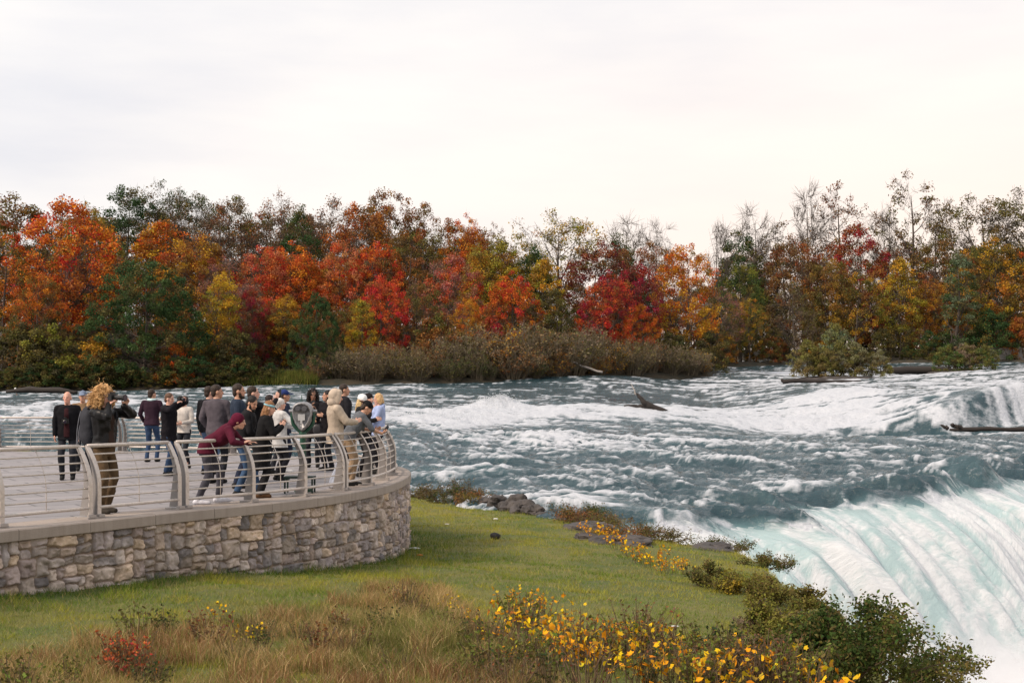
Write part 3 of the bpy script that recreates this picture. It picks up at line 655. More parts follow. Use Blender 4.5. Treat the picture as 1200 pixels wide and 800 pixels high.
def bezier(a, b, c, n=6):
    t = np.linspace(0, 1, n)[:, None]; return (1 - t) ** 2 * a + 2 * t * (1 - t) * b + t * t * c
def make_tree(seed, H=20.0, base=.14, rad=.34, shape='round', ncl=130, nleaf=60, crad=1.35, lsize=.30, limbs=9, trunk=.32, open_=0.0, twigs=0, lopside=.15):
    """returns (trunk mesh, crown mesh or None)"""
    r = np.random.default_rng(seed); W = Acc()
    lean_ = r.normal(0, .02, 2) * H
    tz = np.linspace(0, 1, 9); trunk_top = .86
    TP = np.stack([lean_[0] * tz ** 1.5 + .012 * H * np.sin(tz * 5 + r.uniform(0, 6)), lean_[1] * tz ** 1.5 + .012 * H * np.sin(tz * 4 + r.uniform(0, 6)), tz * H * trunk_top - .6 * (tz == 0)], 1)
    TP[0, :2] = TP[1, :2] * .2
    TR = trunk * np.interp(tz, [0, .06, .4, 1], [1.45, 1.0, .68, .1])
    W.add(*tube(TP, TR, 7))
    def prof(t):
        if shape == 'round': return np.clip(np.sin(np.clip(t, 0, 1) * math.pi * .96 + .12), 0, 1) ** .65
        if shape == 'cone': return np.clip((1 - t) ** .75 * (.35 + 1.6 * t) * 1.0, .05, 1)
        if shape == 'vase': return np.clip(t, .05, 1) ** .6 * np.clip(1.25 - .9 * t ** 4, 0, 1) * np.clip((1.02 - t) * 6, 0, 1) ** .4
        if shape == 'dome': return np.clip(1 - np.clip(t, 0, 1) ** 2.2, 0, 1) ** .55 * (.88 + .12 * np.clip(t * 6, 0, 1))
        return np.ones_like(t)
    # sectors give the outline its bays and bumps
    sec = r.uniform(.72, 1.18, (5, 9))
    def outline(t, th):
        k = (np.asarray(th) / (2 * math.pi) * 9) % 9; i0 = k.astype(int) % 9; i1 = (i0 + 1) % 9; f = k - np.floor(k); row = np.clip((np.asarray(t) * 4.99).astype(int), 0, 4)
        return sec[row, i0] * (1 - f) + sec[row, i1] * f
    t = r.random(ncl * 3) ** .9; th = r.uniform(0, 2 * math.pi, ncl * 3); keep = r.random(ncl * 3) < prof(t) + .12; t, th = t[keep][:ncl], th[keep][:ncl]
    q = r.random(len(t)) ** (.30 + .1 * open_)
    R = rad * H * prof(t) * outline(t, th) * q
    off = r.normal(0, lopside * rad * H * .6, 2)
    zc = H * (base + (1 - base) * t) - crad * .5 * t
    C = np.stack([R * np.cos(th) + off[0] * t + np.interp(zc, TP[:, 2], TP[:, 0]), R * np.sin(th) + off[1] * t + np.interp(zc, TP[:, 2], TP[:, 1]), zc + r.normal(0, .25, len(t))], 1)
    # limbs
    la = np.arange(limbs) * 2.39996 + r.uniform(0, 6); lz = np.linspace(max(base * .8, .08), .8, limbs) * H
    ends, bases = [], []
    for a, z in zip(la, lz):
        tt = np.clip((z / H - base) / (1 - base) + .22, .05, .97); L = rad * H * prof(np.array([tt]))[0] * .62
        b0 = np.array([np.interp(z, TP[:, 2], TP[:, 0]), np.interp(z, TP[:, 2], TP[:, 1]), z])
        e = b0 + np.array([math.cos(a) * L, math.sin(a) * L, (.18 if shape != 'vase' else .3) * H * r.uniform(.6, 1.2) * (1 - .5 * z / H)])
        e[2] = min(e[2], H * .97)
        mid = b0 * .5 + e * .5 + np.array([0, 0, -.03 * H]); rr = np.interp(z, TP[:, 2], TR) * .55
        W.add(*tube(bezier(b0, mid, e, 6), np.linspace(rr, rr * .32, 6), 5)); ends.append(e); bases.append((b0, mid, e, rr))
    ends = np.array(ends)
    for c in C:
        k = np.argmin(((ends - c) ** 2).sum(1) + 0 * c[0]); b0, mid, e, rr = bases[k]; u = r.uniform(.35, 1); s = bezier(b0, mid, e, 11)[int(u * 10)]
        if c[2] < s[2] - 2: s = bezier(b0, mid, e, 11)[4]
        m_ = (s + c) / 2 + r.normal(0, .3, 3) + np.array([0, 0, .2]); W.add(*tube(bezier(s, m_, c, 4), [rr * .3, rr * .22, rr * .15, .012], 4, False))
        for _ in range(twigs):
            d = nrm(r.normal(size=3) + np.array([0, 0, .7]) + .8 * nrm(c - s)); ln = crad * r.uniform(.7, 1.6)
            q0 = s + (c - s) * r.uniform(.4, 1); W.add(*tube(np.array([q0, q0 + d * ln * .5 + r.normal(0, .08, 3), q0 + d * ln]), [.030, .020, .007], 3, False))
            if twigs > 3:
                d2 = nrm(d + r.normal(0, .6, 3)); q1 = q0 + d * ln * .45; W.add(*tube(np.array([q1, q1 + d2 * ln * .6]), [.016, .006], 3, False))
    crown = None
    if nleaf:
        V, Fq, at_ = leaves(C, np.maximum(3, r.normal(nleaf, nleaf * .35, len(C)).astype(int)), crad * r.uniform(.7, 1.25, len(C)), lsize, r, .75, H)
        V[:, 2] = np.maximum(V[:, 2], .05)
        crown = mk_mesh('crown', V, Fq, at_)
    return W.mesh('trunk', True), crown

KINDS = {}
def kind(name, n, twigmat=False, **kw):
    KINDS[name] = []
    for i in range(n):
        tm, cm = make_tree(hash_name(name) + i * 31, **kw); tm.materials.append(M_twig if twigmat else M_bark)
        if cm: cm.materials.append(M_leaf)
        KINDS[name].append((tm, cm))
def hash_name(s): return sum((i + 3) * ord(c) for i, c in enumerate(s))
def make_kinds():
    kind('maple', 4, base=.10, rad=.36, ncl=220, nleaf=85, crad=1.05, lsize=.150, twigs=1)
    kind('oak', 3, base=.2, rad=.35, ncl=130, nleaf=85, crad=1.05, lsize=.145, twigs=2)
    kind('tall', 3, base=.08, rad=.23, ncl=170, nleaf=80, crad=1.0, lsize=.145, twigs=1)
    kind('open', 2, base=.40, rad=.36, shape='vase', ncl=125, nleaf=48, crad=.95, lsize=.125, twigs=4, trunk=.36)
    kind('sparse', 3, base=.25, rad=.26, ncl=105, nleaf=22, crad=.7, lsize=.12, twigs=4, open_=1)
    kind('bare', 3, base=.30, rad=.22, ncl=70, nleaf=0, crad=1.5, twigs=8, shape='vase', trunk=.24)
    kind('twig', 3, base=.12, rad=.32, ncl=140, nleaf=34, crad=1.1, lsize=.135, twigs=4)
    kind('dome', 2, base=.02, rad=.56, shape='dome', ncl=420, nleaf=95, crad=1.0, lsize=.16, lopside=.05)
    kind('poplar', 1, base=.07, rad=.20, shape='cone', ncl=120, nleaf=70, crad=.75, lsize=.13)
    kind('low', 3, H=7.0, base=.02, rad=.55, shape='dome', ncl=110, nleaf=80, crad=.7, lsize=.125, trunk=.14, twigs=1)
def make_shrub(seed, H=4.0, R=2.6, stems=170, nleaf=2600, lsize=.09):
    r = np.random.default_rng(seed); W = Acc(); tips = []
    for i in range(stems):
        a = r.uniform(0, 2 * math.pi); b = R * .35 * math.sqrt(r.random()); e = R * r.uniform(.3, 1) ; h = H * r.uniform(.5, 1.05) * (1 - .45 * (e / R) ** 2)
        p0 = np.array([b * math.cos(a), b * math.sin(a), -.3]); p2 = np.array([e * math.cos(a) + r.normal(0, .3), e * math.sin(a) + r.normal(0, .3), h]); p1 = p0 * .6 + p2 * .4 + np.array([0, 0, h * .25])
        P = bezier(p0, p1, p2, 5); W.add(*tube(P, np.linspace(.035, .008, 5), 3, False)); tips += [P[2], P[3], P[4]]
        for k in range(5):
            q = P[r.integers(1, 5)]; d = nrm(np.array([r.normal(), r.normal(), 1.4])) * r.uniform(.4, 1.0); W.add(*tube(np.array([q, q + d]), [.014, .005], 3, False)); tips.append(q + d * .7)
    tips = np.array(tips); C = tips[r.integers(0, len(tips), max(10, nleaf // 8))]
    V, Fq, at_ = leaves(C, 8, .35, lsize, r, 1, H); V[:, 2] = np.maximum(V[:, 2], 0)
    tm = W.mesh('stems', False); tm.materials.append(M_twig); cm = mk_mesh('leaves', V, Fq, at_); cm.materials.append(M_leaf)
    return tm, cm
def place_tree(kindn, var, px, d, top=None, h=None, wide=1.0, A=(.1, .1, .03), B=(.1, .1, .03), label='', group=None, name='tree', cat='tree', spin=None, parts=('trunk', 'crown'), Hp=20.0, sink=.15):
    b = island_base(px, d); b[2] -= sink
    if h is None: h = HC - (top - HY) * b[1] / F - b[2]
    tm, cm = KINDS[kindn][var % len(KINDS[kindn])]; s = h / Hp
    root = empty(name, b, random.uniform(0, 6.28) if spin is None else spin); tag(root, label, cat, group)
    o = link(parts[0], tm, None, root); o.scale = (s * wide, s * wide, s)
    if cm:
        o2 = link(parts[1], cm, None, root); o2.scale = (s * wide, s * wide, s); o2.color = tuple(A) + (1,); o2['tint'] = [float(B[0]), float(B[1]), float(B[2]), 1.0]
    return root

OR = (.50, .125, .018); RD = (.48, .06, .022); CR = (.27, .018, .028); RU = (.24, .085, .028); BR = (.14, .08, .038); GB = (.17, .12, .09); YE = (.50, .27, .025); YG = (.21, .19, .03)
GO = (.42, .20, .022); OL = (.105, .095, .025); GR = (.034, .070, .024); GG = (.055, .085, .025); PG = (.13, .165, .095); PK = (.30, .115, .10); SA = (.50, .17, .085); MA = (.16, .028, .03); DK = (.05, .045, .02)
TREES = [  # px, top, metres behind the shore, kind, variant, colour, tint, width, label
 (18, 226, 42, 'maple', 0, RU, OL, 1.0, 'rust and olive tree on the skyline at the far left edge of the woods'),
 (72, 232, 24, 'maple', 1, RD, OR, 1.05, 'biggest bright orange red maple, left of the dark green dome shaped tree'),
 (5, 268, 20, 'oak', 0, OL, OR, .95, 'olive tree flecked with orange at the left edge, under the rust skyline tree'),
 (44, 318, 12, 'maple', 2, OR, OL, .8, 'orange and olive tree low down at the left, beside the dark green dome tree'),
 (168, 300, 5, 'dome', 0, GR, GG, .98, 'broad dark green dome shaped tree overhanging the river at the left'),
 (252, 318, 7, 'tall', 0, YE, YG, .98, 'yellow gold tree leaning out just right of the dark green dome tree'),
 (184, 255, 32, 'tall', 1, OR, GO, 1.2, 'orange tree rising directly above the dark green dome tree'),
 (146, 216, 54, 'oak', 1, GR, GG, .9, 'dark green tree on the skyline above the dark dome tree'),
 (184, 214, 56, 'open', 0, GR, BR, .9, 'thin crowned dark green tree on the skyline, right of its dark green neighbour'),
 (112, 238, 38, 'maple', 3, YG, OR, .75, 'yellow olive tree squeezed between the orange red maple and the dark skyline tree'),
 (224, 220, 58, 'open', 1, GG, GB, .8, 'green and grey open crowned tree on the left skyline'),
 (214, 246, 44, 'twig', 0, GB, BR, 1.0, 'grey half bare tree behind the orange tree above the dark dome'),
 (258, 232, 52, 'twig', 1, RU, GB, 1.0, 'rusty half bare tree on the skyline above the yellow gold tree'),
 (286, 227, 54, 'oak', 2, OL, GB, .9, 'olive grey tree on the skyline left of the green column tree'),
 (234, 272, 26, 'maple', 0, RU, GO, .9, 'rust and gold tree above the yellow gold tree'),
 (296, 338, 9, 'maple', 1, CR, MA, .72, 'crimson tree low by the bank, right of the yellow gold tree'),
 (272, 298, 20, 'twig', 2, PK, GB, .9, 'pinkish half bare tree just above the crimson tree at left'),
 (326, 224, 54, 'twig', 0, RU, GB, 1.0, 'brown half bare tree on the skyline, left of the green column tree'),
 (347, 242, 44, 'tall', 2, GG, GR, .75, 'slim green column tree among brown trees near the skyline'),
 (306, 286, 27, 'maple', 2, RD, SA, .8, 'red salmon maple in mid slope above the crimson tree'),
 (340, 281, 28, 'maple', 3, OR, RD, .9, 'orange maple in mid slope beneath the slim green column tree'),
 (330, 345, 10, 'tall', 0, GO, OL, 1.15, 'gold tree between the crimson tree and the dark green bank tree'),
 (370, 343, 4, 'dome', 1, GR, GG, .62, 'dark green bushy tree on the bank in the left middle'),
 (424, 349, 7, 'tall', 1, YG, YE, 1.05, 'yellow green tree on the bank right of the dark green bushy tree'),
 (446, 320, 12, 'maple', 0, RD, (.52, .04, .03), .78, 'most vivid red maple, above the brown bank shrubs'),
 (398, 284, 30, 'maple', 1, SA, RD, .8, 'salmon red tree in mid slope, left of the two red orange maples'),
 (436, 281, 30, 'maple', 2, RD, OR, .85, 'red orange maple straight above the most vivid red maple'),
 (386, 228, 52, 'twig', 1, RU, GB, 1.0, 'rust brown thin tree on the skyline right of the green column tree'),
 (452, 219, 55, 'oak', 0, RU, BR, .85, 'tallest rust brown tree on the middle skyline'),
 (416, 236, 47, 'oak', 1, RU, OR, .9, 'rust orange tree under the middle skyline'),
 (497, 235, 50, 'oak', 2, RU, OL, .85, 'brown olive tree at the right shoulder of the middle skyline'),
 (478, 270, 34, 'oak', 0, OL, RU, .95, 'olive brown tree below the brown olive skyline tree'),
 (543, 249, 48, 'maple', 3, OR, RU, .68, 'orange rust round tree on the skyline where it starts to fall'),
 (576, 260, 54, 'sparse', 0, RU, BR, .8, 'thin brown tree right of the round orange skyline tree'),
 (566, 284, 30, 'maple', 0, GO, YG, .75, 'golden olive tree below the round orange skyline tree'),
 (528, 298, 22, 'maple', 1, RD, PK, .85, 'red pink maple in mid slope, right of the centre of the hill'),
 (545, 348, 9, 'maple', 2, GO, OR, .68, 'small gold orange tree low under the red pink maple'),
 (602, 318, 15, 'maple', 3, RD, OR, .85, 'red orange maple at the right end of the hill'),
 (490, 328, 15, 'oak', 1, OL, RU, 1.0, 'olive tree with brown patches behind the middle bank shrubs'),
 (586, 276, 28, 'tall', 2, YG, YE, 1.1, 'pale yellow green tree at the right end of the hill skyline'),
 (505, 302, 26, 'twig', 2, PK, GB, 1.0, 'greyish pink half bare tree left of the red pink maple'),
 (516, 366, 7, 'low', 0, OL, RU, .9, 'low olive brown tree behind the middle bank shrubs'),
 (575, 372, 6, 'low', 1, CR, RU, .8, 'low dark red tree behind the bank shrubs below the red orange maple'),
 (655, 248, 34, 'open', 0, YG, GO, 1.12, 'tall open crowned yellow olive tree standing alone against the sky'),
 (622, 285, 28, 'tall', 0, GR, OL, 1.0, 'dark olive tree left of the tall open crowned tree'),
 (635, 300, 24, 'tall', 1, YE, YG, .9, 'yellow tree beneath the tall open crowned tree'),
 (652, 338, 10, 'maple', 1, DK, OL, .85, 'very dark olive tree in the gap under the tall open crowned tree'),
 (738, 246, 44, 'bare', 0, GB, GB, .9, 'bare tree rising behind the crimson maples in the middle'),
 (768, 258, 46, 'bare', 1, GB, GB, .8, 'second bare tree behind the crimson maples, nearer the orange maple'),
 (698, 280, 24, 'maple', 2, MA, RU, .95, 'dark maroon tree left of the crimson maples'),
 (705, 316, 9, 'maple', 3, CR, RD, .85, 'deep crimson maple above the grey shrubs in the middle'),
 (742, 306, 17, 'maple', 0, CR, MA, .85, 'crimson maple behind the deep crimson one, left of the tall orange maple'),
 (752, 356, 6, 'maple', 1, OR, RD, .85, 'small red orange maple in front of the crimson maples'),
 (806, 282, 14, 'maple', 2, OR, GO, .82, 'tall orange maple right of the crimson maples'),
 (780, 282, 32, 'oak', 2, RU, PK, .9, 'rust pink tree behind the tall orange maple'),
 (726, 276, 36, 'tall', 2, GG, GR, .95, 'green tree showing between the maroon and the rust pink trees'),
 (846, 335, 4, 'twig', 0, PK, GB, .95, 'pinkish half bare tree at the end of the point, right of the tall orange maple'),
 (868, 294, 14, 'maple', 3, GG, YG, .72, 'round green tree turning yellow, right of the tall orange maple'),
 (878, 348, 3, 'oak', 0, GO, OL, .9, 'gold brown tree by the water below the round green tree'),
 (838, 258, 40, 'bare', 2, GB, GB, .75, 'leaning bare tree above the tall orange maple'),
 (876, 268, 34, 'tall', 0, GR, OL, 1.0, 'dark green tree on the skyline behind the round green tree'),
 (882, 236, 44, 'bare', 0, GB, GB, .85, 'tall bare tree left of the tallest bare tree'),
 (912, 255, 30, 'sparse', 1, DK, BR, 1.0, 'dark ragged tree with few leaves on the right skyline'),
 (944, 214, 46, 'bare', 1, GB, GB, .8, 'tallest fan shaped bare tree on the right skyline'),
 (986, 210, 42, 'sparse', 2, RU, BR, .9, 'tall thin brown tree right of the fan shaped bare tree'),
 (926, 272, 26, 'maple', 0, RU, BR, .8, 'rust red tree beneath the tallest fan shaped bare tree'),
 (1008, 262, 28, 'maple', 1, CR, RU, .8, 'dark red tree under the tall thin brown tree'),
 (968, 300, 16, 'maple', 2, (.27, .14, .03), OL, .8, 'gold orange tree above the larger bushy islet'),
 (930, 328, 7, 'twig', 1, OL, GB, .95, 'grey olive half bare tree by the water left of the larger bushy islet'),
 (1004, 318, 9, 'oak', 1, OL, GO, .9, 'olive and gold tree behind the larger bushy islet'),
 (1056, 300, 12, 'tall', 1, YE, YG, .98, 'clear yellow tree right of the larger bushy islet'),
 (1070, 198, 40, 'sparse', 0, BR, OL, .95, 'tallest thin dark tree on the right skyline'),
 (1098, 226, 38, 'sparse', 1, BR, RU, .8, 'thin dark tree just right of the tallest thin dark one'),
 (1042, 244, 44, 'bare', 2, GB, GB, .9, 'bare tree left of the tallest thin dark tree'),
 (1084, 322, 14, 'maple', 3, RU, GO, .75, 'orange tree between the clear yellow tree and the pale poplar'),
 (1120, 295, 4, 'poplar', 0, PG, GG, 1.35, 'pale grey green poplar standing near the smaller round islet'),
 (1112, 272, 22, 'oak', 2, OL, RU, 1.0, 'olive rust tree rising behind the pale poplar'),
 (1156, 226, 34, 'open', 1, OL, BR, 1.1, 'flat topped open crowned tree on the skyline at right'),
 (1168, 276, 16, 'maple', 0, OL, GO, .95, 'large olive gold tree at the right, next to the pale poplar'),
 (1206, 222, 34, 'open', 0, DK, OL, 1.0, 'dark open crowned tree cut by the right edge of the view'),
 (1214, 288, 14, 'oak', 0, OL, OR, 1.0, 'olive orange tree at the right edge of the view'),
 (1192, 372, 6, 'low', 2, OR, RU, .9, 'low orange bush like tree by the right edge of the far bank'),
 (1158, 362, 4, 'low', 0, GR, GG, 1.0, 'low dark green tree on the far bank right of the pale poplar'),
 (1088, 388, 3, 'low', 1, GR, OL, 1.0, 'low dark green tree on the far bank left of the pale poplar'),
 (1030, 385, 3, 'low', 2, OL, DK, .9, 'low dark olive tree on the far bank behind the larger islet'),
 (900, 392, 2, 'low', 0, RU, OL, 1.0, 'low rust tree at the water below the gold brown tree'),
 (848, 388, 2, 'low', 1, GO, RU, .9, 'low gold rust tree at the water where the point ends'),
 (18, 378, 5, 'low', 2, OL, DK, 1.2, 'low dark olive tree at the water on the far left'),
 (62, 380, 3, 'low', 0, YG, DK, 1.1, 'low yellow olive tree at the water left of the dark dome tree'),
 (118, 392, 1.5, 'low', 1, GO, DK, 1.0, 'low gold tree glowing under the left half of the dark dome tree'),
 (205, 398, 1.5, 'low', 2, OR, DK, .9, 'low orange tree under the right half of the dark dome tree'),
 (272, 385, 3, 'low', 0, OL, DK, 1.0, 'low dark tree at the water under the crimson tree'),
]
def build_trees():
    make_kinds()
    for px, top, d, k, v, A, B, w, lab in TREES:
        place_tree(k, v, px, d, top=top, wide=w, A=A, B=B, label=lab, Hp=7.0 if k == 'low' else 20.0)
    # the rest of the wood: taller ranks behind, hard to tell one from another
    r = random.Random(3)
    def rank(n, x0, x1, top0, d0, d1, kinds, cols, label, group):
        for i in range(n):
            px = x0 + (x1 - x0) * (i + r.uniform(.1, .9)) / n; A, B = r.choice(cols)
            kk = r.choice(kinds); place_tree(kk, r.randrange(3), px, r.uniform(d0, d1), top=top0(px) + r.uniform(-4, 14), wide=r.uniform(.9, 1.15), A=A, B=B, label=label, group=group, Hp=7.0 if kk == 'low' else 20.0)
    rank(15, -10, 470, lambda p: 246, 62, 72, ['oak', 'twig', 'maple'], [(RU, BR), (BR, GB), (OL, BR), (GB, RU), (RU, OL)], 'brown or olive tree of the back rank filling the left hillside skyline', 'back rank trees of the left hill')
    rank(7, 470, 630, lambda p: 252 + (p - 470) * .26, 52, 62, ['oak', 'maple', 'twig'], [(RU, OL), (BR, RU), (YG, OL)], 'brown or olive tree of the back rank where the hill falls away', 'back rank trees at the end of the hill')
    rank(14, 0, 480, lambda p: 300, 30, 40, ['maple', 'oak', 'tall', 'twig'], [(RU, OR), (OR, OL), (PK, GB), (RU, GB), (GO, RU), (RD, RU)], 'autumn tree half hidden on the middle slope of the left hill', 'middle slope trees of the left hill')
    rank(9, 280, 640, lambda p: 352, 12, 18, ['oak', 'maple', 'twig'], [(OL, RU), (RU, OL), (GB, OL), (OL, BR)], 'olive or rust tree low on the hill behind the bank shrubs', 'trees low on the hill behind the shrubs')
    rank(9, 670, 850, lambda p: 318, 34, 60, ['oak', 'maple', 'twig'], [(RU, OL), (OL, BR), (MA, RU), (GB, OL)], 'brown or olive tree behind the crimson maples', 'trees behind the crimson maples')
    rank(13, 850, 1230, lambda p: 280, 50, 66, ['oak', 'maple', 'twig'], [(OL, BR), (RU, OL), (BR, GB), (RU, RD), (DK, OL)], 'brown or olive tree of the back rank in the right hand wood', 'back rank trees of the right hand wood')
    rank(11, 850, 1230, lambda p: 340, 24, 40, ['oak', 'maple', 'tall'], [(OL, GB), (RU, OR), (GO, OL), (DK, OL)], 'autumn tree half hidden in the middle of the right hand wood', 'middle trees of the right hand wood')
    rank(9, 850, 1230, lambda p: 372, 5, 9, ['oak', 'twig'], [(OL, DK), (GB, OL), (RU, DK), (DK, OL)], 'dark small tree at the foot of the right hand wood', 'small trees at the foot of the right hand wood')
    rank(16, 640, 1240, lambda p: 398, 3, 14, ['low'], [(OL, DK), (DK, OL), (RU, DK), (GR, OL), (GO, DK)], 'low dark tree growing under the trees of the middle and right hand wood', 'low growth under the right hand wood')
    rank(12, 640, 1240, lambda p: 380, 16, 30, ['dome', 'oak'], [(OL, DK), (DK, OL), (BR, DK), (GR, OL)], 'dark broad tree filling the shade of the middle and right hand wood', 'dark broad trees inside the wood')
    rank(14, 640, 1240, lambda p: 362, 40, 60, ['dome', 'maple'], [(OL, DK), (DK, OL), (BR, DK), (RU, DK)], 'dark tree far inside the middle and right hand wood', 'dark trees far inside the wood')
    rank(8, 690, 860, lambda p: 392, 6, 22, ['low'], [(OL, DK), (DK, OL), (RU, DK)], 'low dark tree under the crimson and orange maples of the middle', 'low growth under the middle maples')
    rank(8, 0, 360, lambda p: 372, 9, 14, ['oak', 'maple'], [(OL, DK), (DK, OL), (RU, DK), (OL, OR)], 'dark small tree at the foot of the left hill', 'small trees at the foot of the left hill')
    # shrubs along the bank
    KINDS['shrub'] = [make_shrub(500 + i, 4.2, 2.6 + .3 * i, 190, 2500 + 700 * i) for i in range(3)]
    SHR = [(372, 417, 2), (398, 408, 3), (425, 405, 2), (452, 402, 4), (478, 406, 2), (505, 404, 4), (528, 395, 3), (556, 384, 4), (585, 381, 5), (612, 382, 3), (638, 384, 4), (664, 386, 3), (690, 386, 4), (716, 398, 3), (738, 396, 2), (760, 398, 3), (784, 402, 2), (806, 408, 1.5), (824, 414, 1), (490, 414, 1), (600, 402, 1), (560, 410, 1), (650, 410, 1), (530, 420, .8), (440, 422, .8), (700, 416, 1), (622, 418, .6), (575, 424, .6)]
    for i, (px, top, d) in enumerate(SHR):
        A, B = [((.22, .16, .09), RU), ((.20, .15, .10), OL), ((.17, .15, .07), GB), ((.21, .15, .09), GO), (OL, (.2, .14, .08))][i % 5]
        if top > 408 and 500 < px < 720: A, B = [(OL, GG), (RU, GO), (GG, OL)][i % 3]
        lab = ('grey brown twiggy shrub on the near part of the far bank, left of the centre' if px < 520 else 'grey brown twiggy shrub on the bank below the red maples' if px < 690 else 'grey brown twiggy shrub on the point below the crimson maples') if not (top > 408 and 500 < px < 720) else 'low leafy olive shrub at the foot of the twiggy bank shrubs'
        place_tree('shrub', i, px, d, top=top, wide=1.0 + .15 * (i % 3), A=A, B=B, label=lab, group={'g': 'bank shrubs left of the centre', 'r': 'low leafy shrubs'}.get('r' if 'olive' in lab else 'g') if px < 520 or 'olive' in lab else 'bank shrubs below the maples' if px < 690 else 'bank shrubs on the point', name='shrub', cat='shrub', parts=('stems', 'leaves'), Hp=4.2)
    # green reeds on the left bank
    for i in range(26):
        place_tree('low', i, -20 + i * 13.5 + random.uniform(-5, 5), random.uniform(.4, 1.3), h=random.uniform(1.8, 3.4), wide=1.2, A=[DK, GR, OL][i % 3], B=[OL, DK, GG][i % 3], label='low dark waterside bush under the trees of the left bank', group='waterside bushes of the left bank', name='shrub', cat='shrub', parts=('stems', 'leaves'), Hp=7.0)
    A = Acc(); n = 5200; px = rng.uniform(268, 372, n); d = rng.uniform(-.4, 4.5, n) ; b = np.array([island_base(p, q) for p, q in zip(px, d)])
    b[:, 2] += -.05; hgt = rng.uniform(.7, 1.5, n) * (1 - .25 * np.abs(fbm(px * .06, d, None, 2, 4))); th = rng.uniform(0, 6.28, n); w = np.stack([np.cos(th), np.sin(th), 0 * th], 1) * .05; tip = np.stack([rng.normal(0, .3, n), rng.normal(0, .3, n), hgt], 1)
    V = np.stack([b - w, b + w, b + tip], 1).reshape(-1, 3); lf = np.repeat(rng.random(n), 3)
    o = link('reeds', mk_mesh('reeds', V, np.arange(3 * n).reshape(-1, 3), {'leaf': lf, 'clump': lf, 'hgt': lf * 0 + .5}), M_leaf); o.color = (.08, .11, .02, 1); o['tint'] = [.14, .14, .03, 1.0]
    tag(o, 'bright green reeds growing along the left part of the far bank', 'reeds', kind='stuff')
    # islets in the river
    def islet(px, py, Y, r, h, label):
        c = at(px, py, Y); V, Fs = ellipsoid((0, 0, 0), (r, r * .8, h), 26, 12); nz = fbm(V[:, 0] * .5 + px, V[:, 1] * .5, V[:, 2] * 1.2, 4, 7); V = V * (1 + .3 * nz[:, None])
        c[2] = float(river_base(c[0:1], c[1:2])[0])
        o = link('islet_rock', mk_mesh('islet_rock', V, Fs, None, False), M_rock, None, c); tag(o, label, 'rock'); return c
    c1 = islet(985, 441, 172, 5.8, .55, 'dark wet rock base of the larger bushy islet in the river')
    c2 = islet(1132, 438, 185, 5.0, .5, 'dark wet rock base of the smaller round islet in the river')
    for c, dx, dy, h, w, A, B, lab in [(c1, -4.2, 0, 4.6, 1.0, OL, (.15, .12, .05), 'olive brown shrub at the left end of the larger islet'), (c1, -.6, 1.2, 6.8, .8, PG, OL, 'pale green tallest shrub of the larger islet'), (c1, 1.6, -.6, 4.3, 1.05, (.12, .11, .06), OL, 'brown olive shrub in the middle of the larger islet'),
                                       (c1, 4.8, -1, 3.4, .95, (.14, .13, .08), OL, 'grey olive shrub at the right end of the larger islet'), (c1, -2.2, -1.2, 3.6, 1.0, (.13, .10, .04), OL, 'brownish low shrub at the front of the larger islet'), (c2, -2.4, 0, 3.6, 1.15, OL, GG, 'olive green shrub on the left of the smaller islet'), (c2, 2.0, -.4, 3.5, 1.2, GG, OL, 'dark green rounded shrub on the right of the smaller islet'), (c2, .2, 1.2, 3.9, 1.1, OL, GB, 'grey olive shrub at the back of the smaller islet')]:
        tm, cm = KINDS['low'][int(h * 10) % 3]; root = empty('shrub', (c[0] + dx, c[1] + dy, c[2] + .35), random.uniform(0, 6)); tag(root, lab, 'shrub'); s = h / 4.2
        for nm, me in (('stems', tm), ('leaves', cm)):
            o = link(nm, me, None, root); k = h / 7.0; o.scale = (k * w,) * 2 + (k,)
            if nm == 'leaves': o.color = tuple(min(1, 1.5 * a) for a in A) + (1,); o['tint'] = [1.4 * float(q) for q in B] + [1.0]

# ================================================================== NEAR PLANTS
t = NT('rock'); _n = t.noise(2.2, 6); _n2 = t.noise(14, 5)
_c = t.mix(t.ramp(_n, [(.35, 0), (.7, 1)]), (.014, .012, .012), (.075, .064, .06)); _c = t.mix(t.math('MULTIPLY', _n2, .5), _c, (.06, .05, .045))
M_rock = t.done(t.bsdf(_c, .7, t.bump(t.math('ADD', _n, _n2), .7, .06)))
t = NT('blades'); _c = t.attr('col', 'Color'); _d = t.n('ShaderNodeBsdfPrincipled', ins={'Base Color': _c, 'Roughness': .6, 'Specular IOR Level': .25}); _tr = t.n('ShaderNodeBsdfTranslucent', ins={'Color': _c})
M_blade = t.done(t.n('ShaderNodeMixShader', ins={0: .3, 1: _d.outputs[0], 2: _tr.outputs[0]}).outputs[0])

